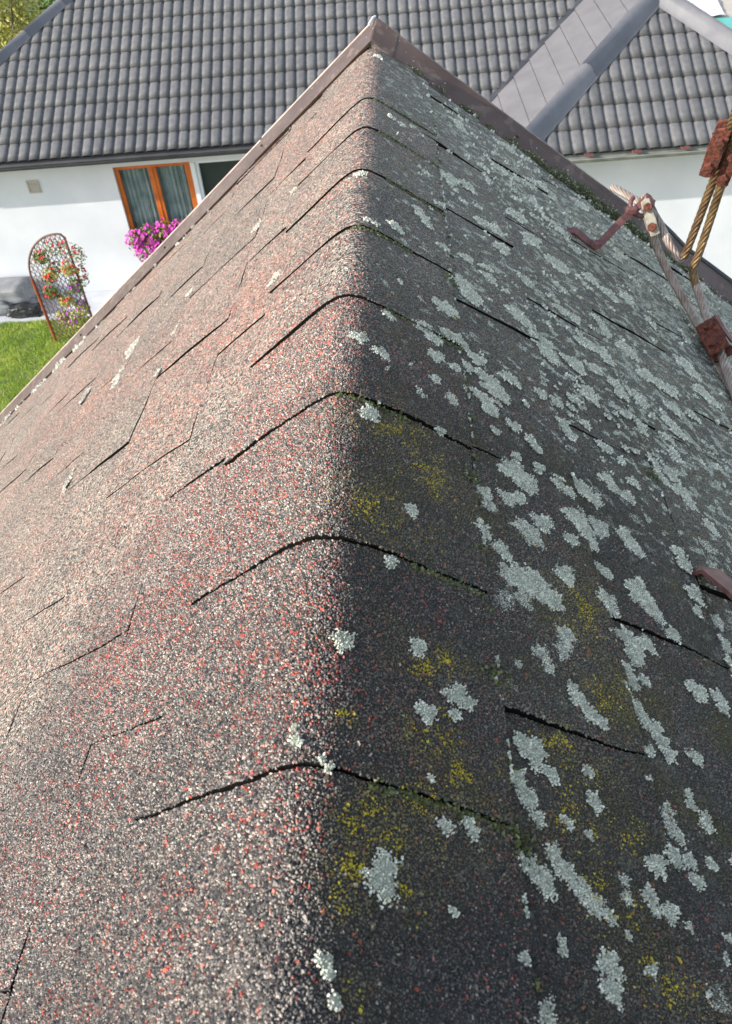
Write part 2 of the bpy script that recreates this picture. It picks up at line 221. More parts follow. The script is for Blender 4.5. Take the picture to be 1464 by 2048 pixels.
M['rust'] = noisy('orange_rust', (.20, .052, .024), (.06, .024, .018), 220, .85, .9, bscale=420, dist=.0015, lo=.4, hi=.6)
M['rustdark'] = noisy('dark_red_brown_paint', (.12, .045, .04), (.19, .085, .075), 90, .5, .3, bscale=260, dist=.001)
M['zinc'] = noisy('dull_galvanised_plate', (.42, .40, .32), (.30, .25, .17), 120, .5, .3, .4, bscale=300, dist=.001)
M['ropegrey'] = noisy('grey_steel_strand', (.42, .36, .31), (.27, .20, .16), 60, .5, .4, .35, bscale=600, dist=.0006)
M['ropegold'] = noisy('greasy_golden_strand', (.25, .165, .075), (.13, .075, .035), 60, .42, .4, .35, bscale=600, dist=.0006)
M['tilemetal'] = noisy('grey_coated_sheet', (.122, .122, .126), (.148, .148, .15), 3, .62, .15, .0, .3, bscale=40, dist=.004)
def _vary():
    t = M['tilemetal'].node_tree; b = t.nodes['Principled BSDF']; src = b.inputs['Base Color'].links[0].from_socket; oi = N(t, 'ShaderNodeObjectInfo')
    tc = N(t, 'ShaderNodeTexCoord'); n = N(t, 'ShaderNodeTexNoise', i_Scale=11, i_Detail=6); ge = N(t, 'ShaderNodeNewGeometry'); t.links.new(ge.outputs['Position'], n.inputs['Vector'])
    r = ramp(t, [(0, (.86, .86, .87)), (1, (1.12, 1.11, 1.09))]); t.links.new(oi.outputs['Random'], r.inputs[0]); r2 = ramp(t, [(.35, (.86, .86, .85)), (.6, (1.04, 1.04, 1.04))]); t.links.new(n.outputs[0], r2.inputs[0])
    c = mixc(t, 1.0, src, r.outputs[0], 'MULTIPLY'); c = mixc(t, 1.0, c, r2.outputs[0], 'MULTIPLY'); t.links.new(c, b.inputs['Base Color'])
_vary()
M['cap'] = noisy('grey_ridge_cap_sheet', (.15, .15, .16), (.19, .185, .19), 4, .45, 0, .0, .5)
M['gutter'] = noisy('anthracite_gutter', (.045, .046, .05), (.075, .075, .08), 3, .4)
M['gutter2'] = noisy('weathered_olive_gutter', (.16, .17, .145), (.26, .26, .23), 5, .6)
M['render'] = noisy('white_wall_render', (.60, .62, .645), (.67, .685, .705), 1.3, .9, .35, detail=8, bscale=60, dist=.006)
M['orange'] = noisy('orange_stained_wood', (.60, .15, .02), (.46, .10, .012), 8, .45)
M['curtain'] = noisy('sheer_curtain', (.22, .27, .26), (.36, .41, .40), 5, .9)
M['dark'] = noisy('dark_room', (.012, .022, .018), (.02, .032, .026), 3, .7)
M['whitepvc'] = mat('white_plastic_frame', (.72, .73, .75), .4)[0]
M['vent'] = noisy('beige_vent_plastic', (.40, .36, .28), (.48, .44, .36), 20, .6)
M['paving'] = noisy('pale_paving', (.50, .51, .54), (.60, .61, .63), 3, .85, .3)
M['grass'] = noisy('lawn_green', (.075, .17, .015), (.16, .27, .03), 2.5, .8)
M['blade'] = noisy('grass_blade', (.26, .40, .02), (.48, .58, .08), 1.6, .6)
M['soil'] = noisy('lawn_ground', (.12, .14, .06), (.17, .18, .09), 8, .9)
M['cover'] = noisy('grey_vinyl_cover', (.20, .205, .21), (.3, .3, .305), 3, .55, .5, bscale=6, dist=.03)
M['tarp'] = noisy('black_plastic_sheet', (.012, .012, .013), (.03, .03, .032), 5, .28, .9, bscale=9, dist=.05)
M['rustpost'] = noisy('rust_red_post', (.30, .07, .02), (.22, .05, .02), 9, .5)
M['lattice'] = noisy('dark_brown_rod', (.10, .05, .035), (.16, .08, .06), 9, .55)
M['leaf'] = noisy('garden_leaf', (.12, .17, .03), (.25, .27, .06), 12, .6)
M['yleaf'] = noisy('yellow_green_leaf', (.30, .31, .05), (.55, .52, .14), 3.5, .55)
M['bark'] = noisy('tree_bark', (.14, .11, .08), (.22, .18, .14), 6, .9)
M['magenta'] = noisy('magenta_petal', (.74, .08, .52), (.50, .03, .34), 22, .55)
M['redpetal'] = noisy('red_petal', (.75, .035, .045), (.62, .03, .06), 12, .55)
M['violet'] = noisy('violet_petal', (.42, .06, .42), (.30, .05, .34), 12, .55)
M['teal'] = mat('teal_pot_glaze', (.05, .22, .22), .4)[0]
M['cream'] = mat('cream_pot_glaze', (.70, .62, .45), .5)[0]
M['wood'] = noisy('brown_planter', (.10, .06, .035), (.15, .09, .05), 9, .7)
M['beige'] = noisy('beige_far_wall', (.48, .42, .35), (.54, .48, .40), 2, .9)
M['greentarp'] = noisy('teal_green_sheet', (.10, .42, .36), (.13, .48, .42), 2, .6)
M['fleece'] = noisy('white_fleece_sheet', (.74, .72, .70), (.82, .80, .78), 5, .9, .6, bscale=4, dist=.2)
gm, gt_, gb = mat('window_glass', (.9, .95, .95), .03); gb.inputs['Transmission Weight'].default_value = 1; gb.inputs['IOR'].default_value = 1.1
M['glass'] = gm
# ------------------------------------------------------------------ the near roof
SL = {1: MR, -1: ML}
def zsurf(x):
    q = np.sqrt(x * x + W * W); return ZC - ML * (q - x) / 2 - MR * (q + x) / 2
def nsurf(x):
    q = np.sqrt(x * x + W * W); d = -ML * (x / q - 1) / 2 - MR * (x / q + 1) / 2
    n = np.stack([-d, np.zeros_like(x), np.ones_like(x)], -1); return n / np.linalg.norm(n, axis=-1, keepdims=True)
def on_roof(x, y, h):
    x = np.asarray(x, float); y = np.asarray(y, float); h = np.asarray(h, float) + 0 * x
    P = np.stack([x, y + 0 * x, zsurf(x)], -1); return P + nsurf(x) * h[..., None]
YEND = lambda x: 1.515 - .25 * x            # the skewed gable edge
XS = {1: [.058, .181, .279, .384, .490, .596, .702, .808], -1: [.055, .160, .283, .410, .530, .650, .770, .890, 1.01, 1.13, 1.25]}
OFF = {1: [.005, .107, .198, .062, .150, .030, .120], -1: [.003, .112, .012, .130, .020, .118, .05, .15, .03, .11]}
CAPS = [-.30, -.14, .020, .167, .311, .455, .6015, .748, .907, 1.063, 1.196]
def fbm(x, y, s, seed=0):
    r = np.random.default_rng(seed); o = 0
    for k in range(7):
        a = r.uniform(0, 2 * PI); f_ = s * (1.0 + .45 * k) * r.uniform(.7, 1.3); p = r.uniform(0, 6.28)
        o = o + np.sin((x * math.cos(a) + y * math.sin(a)) * f_ + p + 1.3 * np.sin(y * f_ * .6 + k)) / (1 + .3 * k)
    return o / 3.2
def redness(x, y, t):
    v = fbm(x, y, 13, 3) + .35 * fbm(x, y, 47, 5) + t
    return np.clip(.11 + .12 * v, .04, .34) * np.where(np.asarray(x) > .012, .55, 1.0)
def algae(x, y):
    a = np.where(x > .01, .27 + 1.25 * np.clip((x - .05), 0, .7) + .28 * np.clip(y - .35, 0, 1.2), .0)
    return np.clip(a + .17 * fbm(x, y, 9, 11) * (x > .02), 0, .95) * np.clip((x - .0) / .03, 0, 1)
CAMV = np.array(CAM); RW = np.array(CAM_R)
def right_dark(x, y):  # darkens granules right of the crest, weaker further away and down the slope
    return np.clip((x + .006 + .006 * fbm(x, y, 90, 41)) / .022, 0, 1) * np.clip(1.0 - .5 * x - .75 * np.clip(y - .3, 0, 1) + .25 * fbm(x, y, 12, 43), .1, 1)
def in_view(P, m=1.3):
    q = (P - CAMV) @ RW; z = np.maximum(q[:, 2], 1e-3)
    return (np.abs(q[:, 0] / z) * 1527 < 732 * m) & (np.abs(q[:, 1] / z) * 1527 < 1024 * m) & (q[:, 2] > .02)
NTRI = [0]
def lumps(P, Nn, r, col, flat=.62, seed=1):
    """angular grains: four base corners, two top corners, six faces each"""
    g = np.random.default_rng(seed); n = len(P)
    if n == 0: return None
    T = np.cross(Nn, g.normal(size=(n, 3))); T /= np.linalg.norm(T, axis=1, keepdims=True); B = np.cross(Nn, T)
    a0 = g.uniform(0, 2 * PI, n); V = np.zeros((n, 6, 3))
    el = g.uniform(.75, 1.3, n)
    for k in range(4):
        a = a0 + k * PI / 2 + g.uniform(-.45, .45, n); rr = r * g.uniform(.8, 1.25, n)
        V[:, k] = P + (T * np.cos(a)[:, None] * el[:, None] + B * np.sin(a)[:, None] / el[:, None]) * rr[:, None] - Nn * (r * .35)[:, None]
    for k in range(2):
        a = a0 + PI / 4 + k * PI + g.uniform(-.5, .5, n); rr = r * g.uniform(.15, .55, n); h = r * flat * g.uniform(.7, 1.5, n)
        V[:, 4 + k] = P + (T * np.cos(a)[:, None] * el[:, None] + B * np.sin(a)[:, None] / el[:, None]) * rr[:, None] + Nn * h[:, None]
    base = np.arange(n)[:, None] * 6
    tri = np.array([[0, 1, 4], [1, 2, 5], [1, 5, 4], [2, 3, 5], [3, 0, 4], [3, 4, 5]])
    F = (base[:, None] + tri[None]).reshape(-1, 3)
    NTRI[0] += len(F)
    return V.reshape(-1, 3), F, np.repeat(col, 6, axis=0)
def palette(n, red, g):
    w = PALW / PALW.sum(); k = g.choice(5, n, p=w); c = PAL[k] * g.uniform(.8, 1.2, (n, 1))
    isr = g.uniform(size=n) < red; mixr = g.uniform(size=(n, 1)); rc = np.array(RED1) * mixr + np.array(PINK) * (1 - mixr)
    rc = np.where(g.uniform(size=(n, 1)) < .35, np.array(RED2), rc)
    return np.where(isr[:, None], rc, c)

LX = np.array(LICHENS); MX = np.array(MOSS)
def shingle(name, xa, xb, y0f, y1f, hf, parent, seed, rt, side_drop=.0045, nx=12, ny=14, dmax=.74, x_side=1):
    """one shingle (or ridge cap) laid on the roof: gridded top, black cut edges, real granules where it is near the camera"""
    g = np.random.default_rng(seed); tone = float(np.random.default_rng(seed + 31).uniform(.86, 1.16)) if x_side > 0 else float(np.random.default_rng(seed + 31).uniform(.95, 1.06))
    U, Vv = np.meshgrid(np.linspace(0, 1, nx), np.linspace(0, 1, ny), indexing='ij')
    X = xa(Vv) + (xb(Vv) - xa(Vv)) * U; Y = y0f(X) + (y1f(X) - y0f(X)) * Vv
    Hh = hf(U, Vv)
    P = on_roof(X, Y, Hh).reshape(-1, 3); idx = np.arange(nx * ny).reshape(nx, ny)
    q = np.stack([idx[:-1, :-1], idx[1:, :-1], idx[1:, 1:], idx[:-1, 1:]], -1).reshape(-1, 4)
    if np.cross(P[q[0, 1]] - P[q[0, 0]], P[q[0, 3]] - P[q[0, 0]])[2] < 0: q = q[:, ::-1]
    ring = np.concatenate([idx[:, 0], idx[-1, 1:], idx[-2::-1, -1], idx[0, -2:0:-1]])
    Pl = on_roof(X, Y, Hh - side_drop).reshape(-1, 3)[ring]; m = len(ring); k0 = len(P)
    top = P[ring].copy()   # separate verts so that the edge stays sharp
    Vall = np.concatenate([P, top, Pl]); i = np.arange(m); j = (i + 1) % m
    q2 = np.stack([k0 + i, k0 + j, k0 + m + j, k0 + m + i], -1)
    dv = np.linalg.norm(Vall - CAMV, axis=1); bare = np.clip((dmax - .03 - dv) / .12, 0, 1) * in_view(Vall, 1.27); rdk = right_dark(Vall[:, 0], Vall[:, 1])
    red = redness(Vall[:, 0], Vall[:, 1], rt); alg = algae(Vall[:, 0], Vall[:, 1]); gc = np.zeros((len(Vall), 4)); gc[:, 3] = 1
    faces4 = np.concatenate([q, q2]); mi = np.concatenate([np.zeros(len(q)), np.ones(len(q2))]); F3 = np.zeros((0, 3), int)
    xs0, xs1 = X.min(), X.max(); ys0, ys1 = Y.min(), Y.max()
    c = on_roof(np.array([(xs0 + xs1) / 2]), np.array([ys0]), 0)[0]
    dnear = min(np.linalg.norm(on_roof(np.array([xx]), np.array([yy]), 0)[0] - CAMV) for xx in (xs0, xs1) for yy in (ys0, ys1))
    if dnear < dmax:
        sl = math.hypot(1, SL[1 if (xs0 + xs1) > 0 else -1]); pit = .00128
        nu = max(2, int((xs1 - xs0) * sl / pit)); nv = max(2, int((ys1 - ys0) / pit))
        u, v = np.meshgrid((np.arange(nu) + .5) / nu, (np.arange(nv) + .5) / nv, indexing='ij'); u = u.ravel(); v = v.ravel()
        u = np.clip(u + g.uniform(-.5, .5, len(u)) / nu, 0, 1); v = np.clip(v + g.uniform(-.5, .5, len(v)) / nv, 0, 1)
        x = xa(v) + (xb(v) - xa(v)) * u; y = y0f(x) + (y1f(x) - y0f(x)) * v
        h = hf(u, v); Pg = on_roof(x, y, h); d = np.linalg.norm(Pg - CAMV, axis=1)
        keep = in_view(Pg) & (g.uniform(size=len(d)) < np.clip((dmax - d) / .12, 0, 1)) & (g.uniform(size=len(d)) < .93)
        x, y, Pg = x[keep], y[keep], Pg[keep]; n = len(x)
        if n:
            r = .00078 * np.exp(g.normal(0, .24, n)); col = np.ones((n, 4)); rd = redness(x, y, rt)
            col[:, :3] = palette(n, rd, g)
            big = g.uniform(size=n) < .02; r[big] *= 1.5
            al = algae(x, y); f1 = fbm(x, y, 60, 21); am = np.clip(al * (1 + .8 * f1), 0, 1) * (g.uniform(size=n) < .9)
            f2 = fbm(x, y, 33, 23); ac = np.stack([.17 + .05 * f1, .165 + .03 * f1, .085 - .04 * f1 - .04 * f2], -1).clip(.03, .4) * g.uniform(.6, 1.3, (n, 1))
            col[:, :3] = col[:, :3] * (1 - am[:, None]) + ac * am[:, None]
            col[:, :3] *= (1 + .22 * fbm(x, y, 19, 8))[:, None].clip(.6, 1.4)
            st = right_dark(x, y)[:, None]; lum = col[:, :3].mean(1, keepdims=True); isr = (col[:, :1] > 2 * col[:, 1:2])
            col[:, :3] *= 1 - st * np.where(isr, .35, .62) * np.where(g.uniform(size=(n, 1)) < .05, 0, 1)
            sw = np.zeros(n)
            for (a, b_, rr) in MX: sw = np.maximum(sw, np.exp(-((x - a) ** 2 + (y - b_) ** 2) / (rr * rr * 5)))
            om = np.clip(sw * (.55 + .45 * fbm(x, y, 90, 91)), 0, .8)[:, None] * (g.uniform(size=(n, 1)) < .75)
            col[:, :3] = col[:, :3] * (1 - om) + np.array([.20, .17, .06]) * g.uniform(.4, 1.4, (n, 1)) * om
            col[:, :3] *= tone; r = r * np.where(isr[:, 0], 1.25, 1)
            # yellow-green algae on the granules themselves
            s = np.zeros(n)
            for (a, b_, rr) in MX: s = np.maximum(s, np.exp(-((x - a) ** 2 + (y - b_) ** 2) / (rr * rr) * .9))
            hit = g.uniform(size=n) < np.clip(s * (.25 + 1.3 * fbm(x, y, 210, 31) + .6 * fbm(x, y, 700, 33)), 0, .92)
            yc = np.array([.46, .37, .03]) * g.uniform(.5, 1.3, (n, 1)); yc[:, 1] *= g.uniform(.85, 1.1, n)
            col[hit, :3] = yc[hit]
            res = lumps(Pg, nsurf(x), r, col, seed=seed)
            F3 = res[1] + len(Vall); Vall = np.concatenate([Vall, res[0]]); gc = np.concatenate([gc, res[2]])
            red = np.concatenate([red, np.zeros(len(res[0]))]); alg = np.concatenate([alg, np.zeros(len(res[0]))]); bare = np.concatenate([bare, np.zeros(len(res[0]))]); rdk = np.concatenate([rdk, np.zeros(len(res[0]))])
    loops = np.concatenate([faces4.ravel(), F3.ravel()]); n4, n3 = len(faces4), len(F3)
    starts = np.concatenate([np.arange(n4) * 4, n4 * 4 + np.arange(n3) * 3]); tot = np.concatenate([np.full(n4, 4), np.full(n3, 3)])
    mi = np.concatenate([mi, np.full(n3, 2)]); sm = np.concatenate([np.ones(len(q), bool), np.zeros(len(q2) + n3, bool)])
    return np_mesh(name, Vall, loops, starts, tot, [M['gran'], M['bitumen'], M['gcol']], mi, sm, {'red': red, 'algae': alg, 'bare': bare, 'right_dark': rdk, 'tone': np.full(len(Vall), tone)}, parent, gc)

roof = empty('shingle_roof'); tag(roof, 'near ridged roof of red and grey granulated shingles spotted with lichen', 'roof')
# solid deck under the shingles
def deck():
    xs = np.concatenate([-np.linspace(1.45, .03, 30), np.linspace(-.025, .025, 9), np.linspace(.03, .95, 22)]); mb = MB(); n = len(xs)
    A = on_roof(xs, np.full(n, -.5), -.0035); Bq = on_roof(xs, 1.512 - .25 * xs, -.0035)
    C = A.copy(); C[:, 2] -= .03; D = Bq.copy(); D[:, 2] -= .03
    vs = np.concatenate([A, Bq, C, D]); fs = []
    for i in range(n - 1):
        fs += [(i, i + 1, n + i + 1, n + i), (2 * n + i, 3 * n + i, 3 * n + i + 1, 2 * n + i + 1), (i, 2 * n + i, 2 * n + i + 1, i + 1), (n + i, n + i + 1, 3 * n + i + 1, 3 * n + i)]
    fs += [(0, n, 3 * n, 2 * n), (n - 1, 3 * n - 1, 4 * n - 1, 2 * n - 1)]
    mb.add(vs.tolist(), fs); return mb.build('roof_deck', M['bitumen'], roof)
deck()
seed = 100
for side in (1, -1):
    xs = XS[side]
    for i in range(len(xs) - 1):
        a, b_ = xs[i], xs[i + 1]; k = -4
        sk = .0 if side > 0 else .2
        while True:
            g = np.random.default_rng(seed + 5000)
            per = .2335 if side > 0 else .235
            y0 = OFF[side][i] + per * k; y1 = y0 + per; k += 1; seed += 1
            if y0 > YEND(side * b_) + .02 and y0 > YEND(side * a) + .02: break
            if y1 < -.12: continue
            j0 = np.random.default_rng(900 + i * 50 + k + (0 if side > 0 else 5000)); j1 = np.random.default_rng(900 + i * 50 + k + 1 + (0 if side > 0 else 5000))
            def mk(j, yy, sgn):
                p = j.uniform(0, 6, 3); am = j.uniform(.4, 1, 3); sh = j.uniform(-.006, .006)
                def fn(x, p=p, am=am, yy=yy, sh=sh, sgn=sgn):
                    ax = np.abs(x); o = yy + sh + sk * (ax - a) + .0030 * am[0] * np.sin(ax * 32 + p[0]) + .0012 * am[2] * np.sin(ax * 75 + p[1]) + .0007 * am[1] * np.sin(ax * 150 + p[1]) + .0003 * np.sin(ax * 520 + p[2])
                    return np.minimum(o + sgn, YEND(x) + .0)
                return fn
            f0 = mk(j0, y0, .0006); f1 = mk(j1, y1, -.0006)
            pw = g.uniform(0, 6, 2); cur = float(g.choice([.0004, .0012, .0022, .0030, .0038])) * (1 if side > 0 else .62); lift = (.0021 + g.uniform(0, .0010)) * (1 if side > 0 else .6)
            xa = lambda v, a=a, pw=pw: side * (a + (.0031 if side < 0 else .0016) + .0003 * np.sin(v * 13))
            xb = lambda v, b_=b_, pw=pw: side * (b_ + .0009 * np.sin(v * 9 + pw[0]) + .0004 * np.sin(v * 31 + pw[1]))
            cp = g.uniform(0, 1)
            hf = lambda u, v, cur=cur, lift=lift, cp=cp: lift * u + cur * (1 - v) ** 1.6 * (.25 + .75 * np.exp(-((u - cp) / .42) ** 2)) + .0004 * np.sin(v * 17 + u * 5)
            shingle('shingle', xa, xb, f0, f1, hf, roof, seed, (.3 if g.uniform() < .28 else -.15) + g.uniform(-.2, .2) + (.15 if side < 0 else -.25), x_side=side)
# ridge caps
for i, y0 in enumerate(CAPS):
    y1 = CAPS[i + 1] if i + 1 < len(CAPS) else 9
    seed += 1; g = np.random.default_rng(seed + 77)
    def mkc(s, yy, sgn):
        j = np.random.default_rng(4000 + s); p = j.uniform(0, 6, 4); am = j.uniform(.5, 1.1, 4)
        def fn(x):
            w = yy + .0014 * am[0] * np.sin(x * 46 + p[0]) + .0009 * am[1] * np.sin(x * 110 + p[1]) + .0004 * np.sin(x * 420 + p[2]) + .10 * np.abs(np.minimum(x, 0))
            return np.minimum(w + sgn, YEND(x))
        return fn
    f0 = mkc(i, y0, .0006); f1 = mkc(i + 1, y1, -.0006) if y1 < 5 else (lambda x: YEND(x))
    pw = g.uniform(0, 6, 4); lf = g.uniform(.0014, .0024)
    xa = lambda v, pw=pw: -.094 - .0012 * np.sin(v * 7 + pw[0]) + .0 * v
    xb = lambda v, pw=pw: .0935 + .0012 * np.sin(v * 6 + pw[1])
    hf = lambda u, v, lf=lf, pw=pw: .0030 + lf * (1 - v) ** 1.3 + .0004 * np.sin(v * 14 + u * 9 + pw[2])
    shingle('ridge_cap', xa, xb, f0, f1, hf, roof, seed, g.uniform(-.25, .25) + .05, x_side=-1, side_drop=.006, nx=40, ny=14)
print('granule tris', NTRI[0])

# lichen crusts and moss, growing on the shingles
def hgt(x, y):
    ax = abs(x)
    if ax < .095:
        for i in range(len(CAPS) - 1, -1, -1):
            if y >= CAPS[i]:
                y1 = CAPS[i + 1] if i + 1 < len(CAPS) else 1.52; v = min(1, max(0, (y - CAPS[i]) / (y1 - CAPS[i]))); return .0031 + .0018 * (1 - v) ** 1.3
        return .004
    s = 1 if x > 0 else -1; xs = XS[s]
    for i in range(len(xs) - 1):
        if ax < xs[i + 1]:
            u = (ax - xs[i]) / (xs[i + 1] - xs[i]); per = .2335 if s > 0 else .235
            v = ((y - OFF[s][i] - (0 if s > 0 else .2 * (ax - xs[i]))) / per) % 1
            return .0026 * u + .0026 * (1 - v) ** 1.6 * (.35 + .65 * u)
    return .002
hgtv = np.vectorize(hgt)
def crust(name, cx_, cy_, r, parent, m, seed, pal, thick=.0006, asp=1.0, dens=1.0, disc=True, ang=0., pitch0=.0011):
    g = np.random.default_rng(seed); sx = math.hypot(1, SL[1 if cx_ > 0 else -1])
    ph = g.uniform(0, 6.28, 6); am = g.uniform(.3, 1, 6)
    def edge(a): return 1 + .22 * am[0] * np.sin(2 * a + ph[0]) + .2 * am[1] * np.sin(3 * a + ph[1]) + .16 * am[2] * np.sin(5 * a + ph[2]) + .13 * am[3] * np.sin(8 * a + ph[3]) + .10 * am[4] * np.sin(13 * a + ph[4]) + .05 * am[5] * np.sin(21 * a + ph[5])
    d = float(np.linalg.norm(on_roof(np.array([cx_]), np.array([cy_]), 0)[0] - CAMV))
    V = np.zeros((0, 3)); loops = []; st = []; tot = []; mi = []; gc = np.zeros((0, 4)); nl = 0
    ca, sa = math.cos(ang), math.sin(ang)
    if disc:
        n = 40 if d < .9 else 22; a = np.linspace(0, 2 * PI, n, endpoint=False); e = edge(a) * r * .86
        rings = [(0.0, 1.0), (.5, 1.0), (.85, .9), (1.0, -.6)]; 
        vs = []
        for f_, hh in rings:
            if f_ == 0: lx, ly = np.zeros(1), np.zeros(1)
            else: lx, ly = np.cos(a) * e * f_ * asp, np.sin(a) * e * f_ / asp
            x = cx_ + (lx * ca - ly * sa) / sx; y = cy_ + lx * sa + ly * ca; y = np.minimum(y, YEND(x) + .002)
            vs.append(on_roof(x, y, hgtv(x, y) + thick * hh))
        V = np.concatenate(vs); fs = [(0, 1 + k, 1 + (k + 1) % n) for k in range(n)]
        for q in range(2):
            o = 1 + q * n; fs += [(o + k, o + n + k, o + n + (k + 1) % n, o + (k + 1) % n) for k in range(n)]
        for f_ in fs: st.append(nl); loops += list(f_); tot.append(len(f_)); nl += len(f_); mi.append(0)
        gc = np.ones((len(V), 4))
    pitch = pitch0 * max(1, d / .62)
    R_ = r * 1.5; nn = int(2 * R_ / pitch) + 1
    gx, gy = np.meshgrid(np.linspace(-R_, R_, nn), np.linspace(-R_, R_, nn)); gx = gx.ravel() + g.uniform(-.5, .5, nn * nn) * pitch; gy = gy.ravel() + g.uniform(-.5, .5, nn * nn) * pitch
    a = np.arctan2(gy * asp, gx / asp); rr = np.hypot(gx / asp, gy * asp) / (edge(a) * r)
    k = (rr < 1.02 + g.normal(0, min(.1, .0009 / r), len(rr))) & (g.uniform(size=len(rr)) < dens * (1 - .25 * (rr < .3)))
    gx, gy, rr = gx[k], gy[k], rr[k]; k = fbm(gx + cx_, gy + cy_, 900, 72) < .62; gx, gy, rr = gx[k], gy[k], rr[k]
    x = cx_ + (gx * ca - gy * sa) / sx; y = cy_ + gx * sa + gy * ca; k = y < YEND(x) + .004; x, y, rr = x[k], y[k], rr[k]
    if len(x):
        P = on_roof(x, y, hgtv(x, y) + thick * np.where(disc, 1.0, .3) * np.clip(1.6 - rr, .1, 1)); n = len(x)
        col = np.ones((n, 4)); w = g.uniform(size=(n, 1)); col[:, :3] = (np.array(pal[0]) * w + np.array(pal[1]) * (1 - w)) * (1 + .15 * (rr[:, None] > .78)) * (.86 + .3 * fbm(x, y, 800, 71))[:, None].clip(.45, 1.2)
        res = lumps(P, nsurf(x), pitch * g.uniform(.42, .8, n), col, 1.0, seed)
        F = res[1] + len(V); V = np.concatenate([V, res[0]]); gc = np.concatenate([gc, res[2]])
        st += list(nl + np.arange(len(F)) * 3); tot += [3] * len(F); mi += [1] * len(F); loops = np.concatenate([np.array(loops, int), F.ravel()])
    if name is None: return V, loops, st, tot, mi, gc
    return np_mesh(name, V, loops, st, tot, [m, M['gcol']], mi, False, None, parent, gc)
LP1, LP2 = (.46, .48, .38), (.90, .90, .77)
CP1, CP2 = (.52, .50, .42), (.68, .66, .58)
_n0 = NTRI[0]; cnt = 0
for i, (x, y, r) in enumerate(LICHENS):
    g = np.random.default_rng(7000 + i); left = x < -.02
    crust('lichen_patch', x, y, r * .93, roof, M['lichen'], 7000 + i, (CP1, CP2) if left else (LP1, LP2), thick=.0011, asp=g.uniform(.92, 1.12), ang=g.uniform(0, 3)); cnt += 1
def merge(parts, name, m, parent):
    Vs, Ls, Ss, Ts, Ms, Gs = [], [], [], [], [], []; vo = 0; lo = 0
    for V, l, s, t_, mi, gc in parts:
        Vs.append(V); Ls.append(np.asarray(l) + vo); Ss.append(np.asarray(s) + lo); Ts.append(t_); Ms.append(mi); Gs.append(gc); vo += len(V); lo += len(l)
    o = np_mesh(name, np.concatenate(Vs), np.concatenate(Ls), np.concatenate(Ss), np.concatenate(Ts), [m, M['gcol']], np.concatenate(Ms), False, None, parent, np.concatenate(Gs))
    o['kind'] = 'stuff'; return o
# hundreds of small crusts, ever denser towards the far lower side
parts = []; g = np.random.default_rng(55)
for k in range(9000):
    x = g.uniform(.03, .80); y = g.uniform(.05, 1.5)
    if y > YEND(x) - .004: continue
    dens = .04 + .9 * np.clip((y - .35) / .9, 0, 1) * np.clip((x - .02) / .25, .05, 1)
    dens *= np.clip(.5 + .9 * float(fbm(np.array(x), np.array(y), 14, 61)), .08, 1.3)
    if g.uniform() > dens * .95: continue
    if not in_view(on_roof(np.array([x]), np.array([y]), 0), 1.15)[0]: continue
    r = min(.011, .0015 * math.exp(abs(g.normal(0, .8))))
    parts.append(crust(None, x, y, r, None, None, 20000 + k, (LP1, LP2), thick=.0004, asp=g.uniform(.7, 1.4), ang=g.uniform(0, 3), pitch0=.0016))
merge(parts, 'small_lichen_crust', M['lichen'], roof); print('small lichens', len(parts))
# pale growth along the long course seams of the right slope
parts = []
for xs_, d_ in ((.0955, 150), (.1815, 120), (.2795, 110), (.3845, 70)):
    for k in range(d_):
        y = g.uniform(.08, 1.45)
        if fbm(np.array(xs_), np.array(y), 30, 81) < -.15 or y > YEND(xs_): continue
        parts.append(crust(None, xs_ + g.normal(0, .0012), y, g.uniform(.0009, .0024), None, None, 40000 + k, (LP1, LP2), thick=.0004, asp=.8, pitch0=.0013, dens=.8))
merge(parts, 'seam_lichen', M['lichen'], roof)
# crumbly pale crust where the left shingles meet the trim
parts = []
for k in range(240):
    x = -g.uniform(.70, 1.35) if k > 25 else -g.uniform(.02, .7); y = float(YEND(x)) - g.uniform(.012, .026)
    if fbm(np.array(x), np.array(0.), 60, 95) < -.05 and x > -1.15: continue
    parts.append(crust(None, x, y, (.0015 + .0075 * g.uniform() ** 2) * (1 if k > 25 else .6), None, None, 30000 + k, (CP1, CP2), thick=.001, asp=1.2, pitch0=.0014))
merge(parts, 'trim_edge_lichen', M['lichen'], roof)
# green moss bank against the right trim and in the laps
def mossy(name, pts, seed):
    g = np.random.default_rng(seed); P = []; Nn = []; R_ = []; Cc = []
    for (x, y, w, n, hh) in pts:
        xx = x + g.normal(0, w, n); yy = np.minimum(y + g.normal(0, w * .8, n), YEND(xx) + .008); h = hgtv(xx, yy) + np.abs(g.normal(0, hh, n))
        P.append(on_roof(xx, yy, h)); Nn.append(nsurf(xx) + g.normal(0, .4, (n, 3))); R_.append(g.uniform(.0006, .0016, n))
        w_ = g.uniform(size=(n, 1)); c = np.array([.045, .06, .018]) * w_ + np.array([.15, .165, .05]) * (1 - w_); c = np.where(g.uniform(size=(n, 1)) < (.16 if hh > .001 else .02), np.array([.38, .42, .34]), c)
        Cc.append(np.concatenate([c, np.ones((n, 1))], 1))
    P = np.concatenate(P); Nn = np.concatenate(Nn); Nn /= np.linalg.norm(Nn, axis=1, keepdims=True)
    V, F, cc = lumps(P, Nn, np.concatenate(R_), np.concatenate(Cc), 1.0, seed)
    o = np_mesh(name, V, F.ravel(), np.arange(len(F)) * 3, np.full(len(F), 3), [M['gcol']], None, False, None, roof, cc); o['kind'] = 'stuff'
pts = []
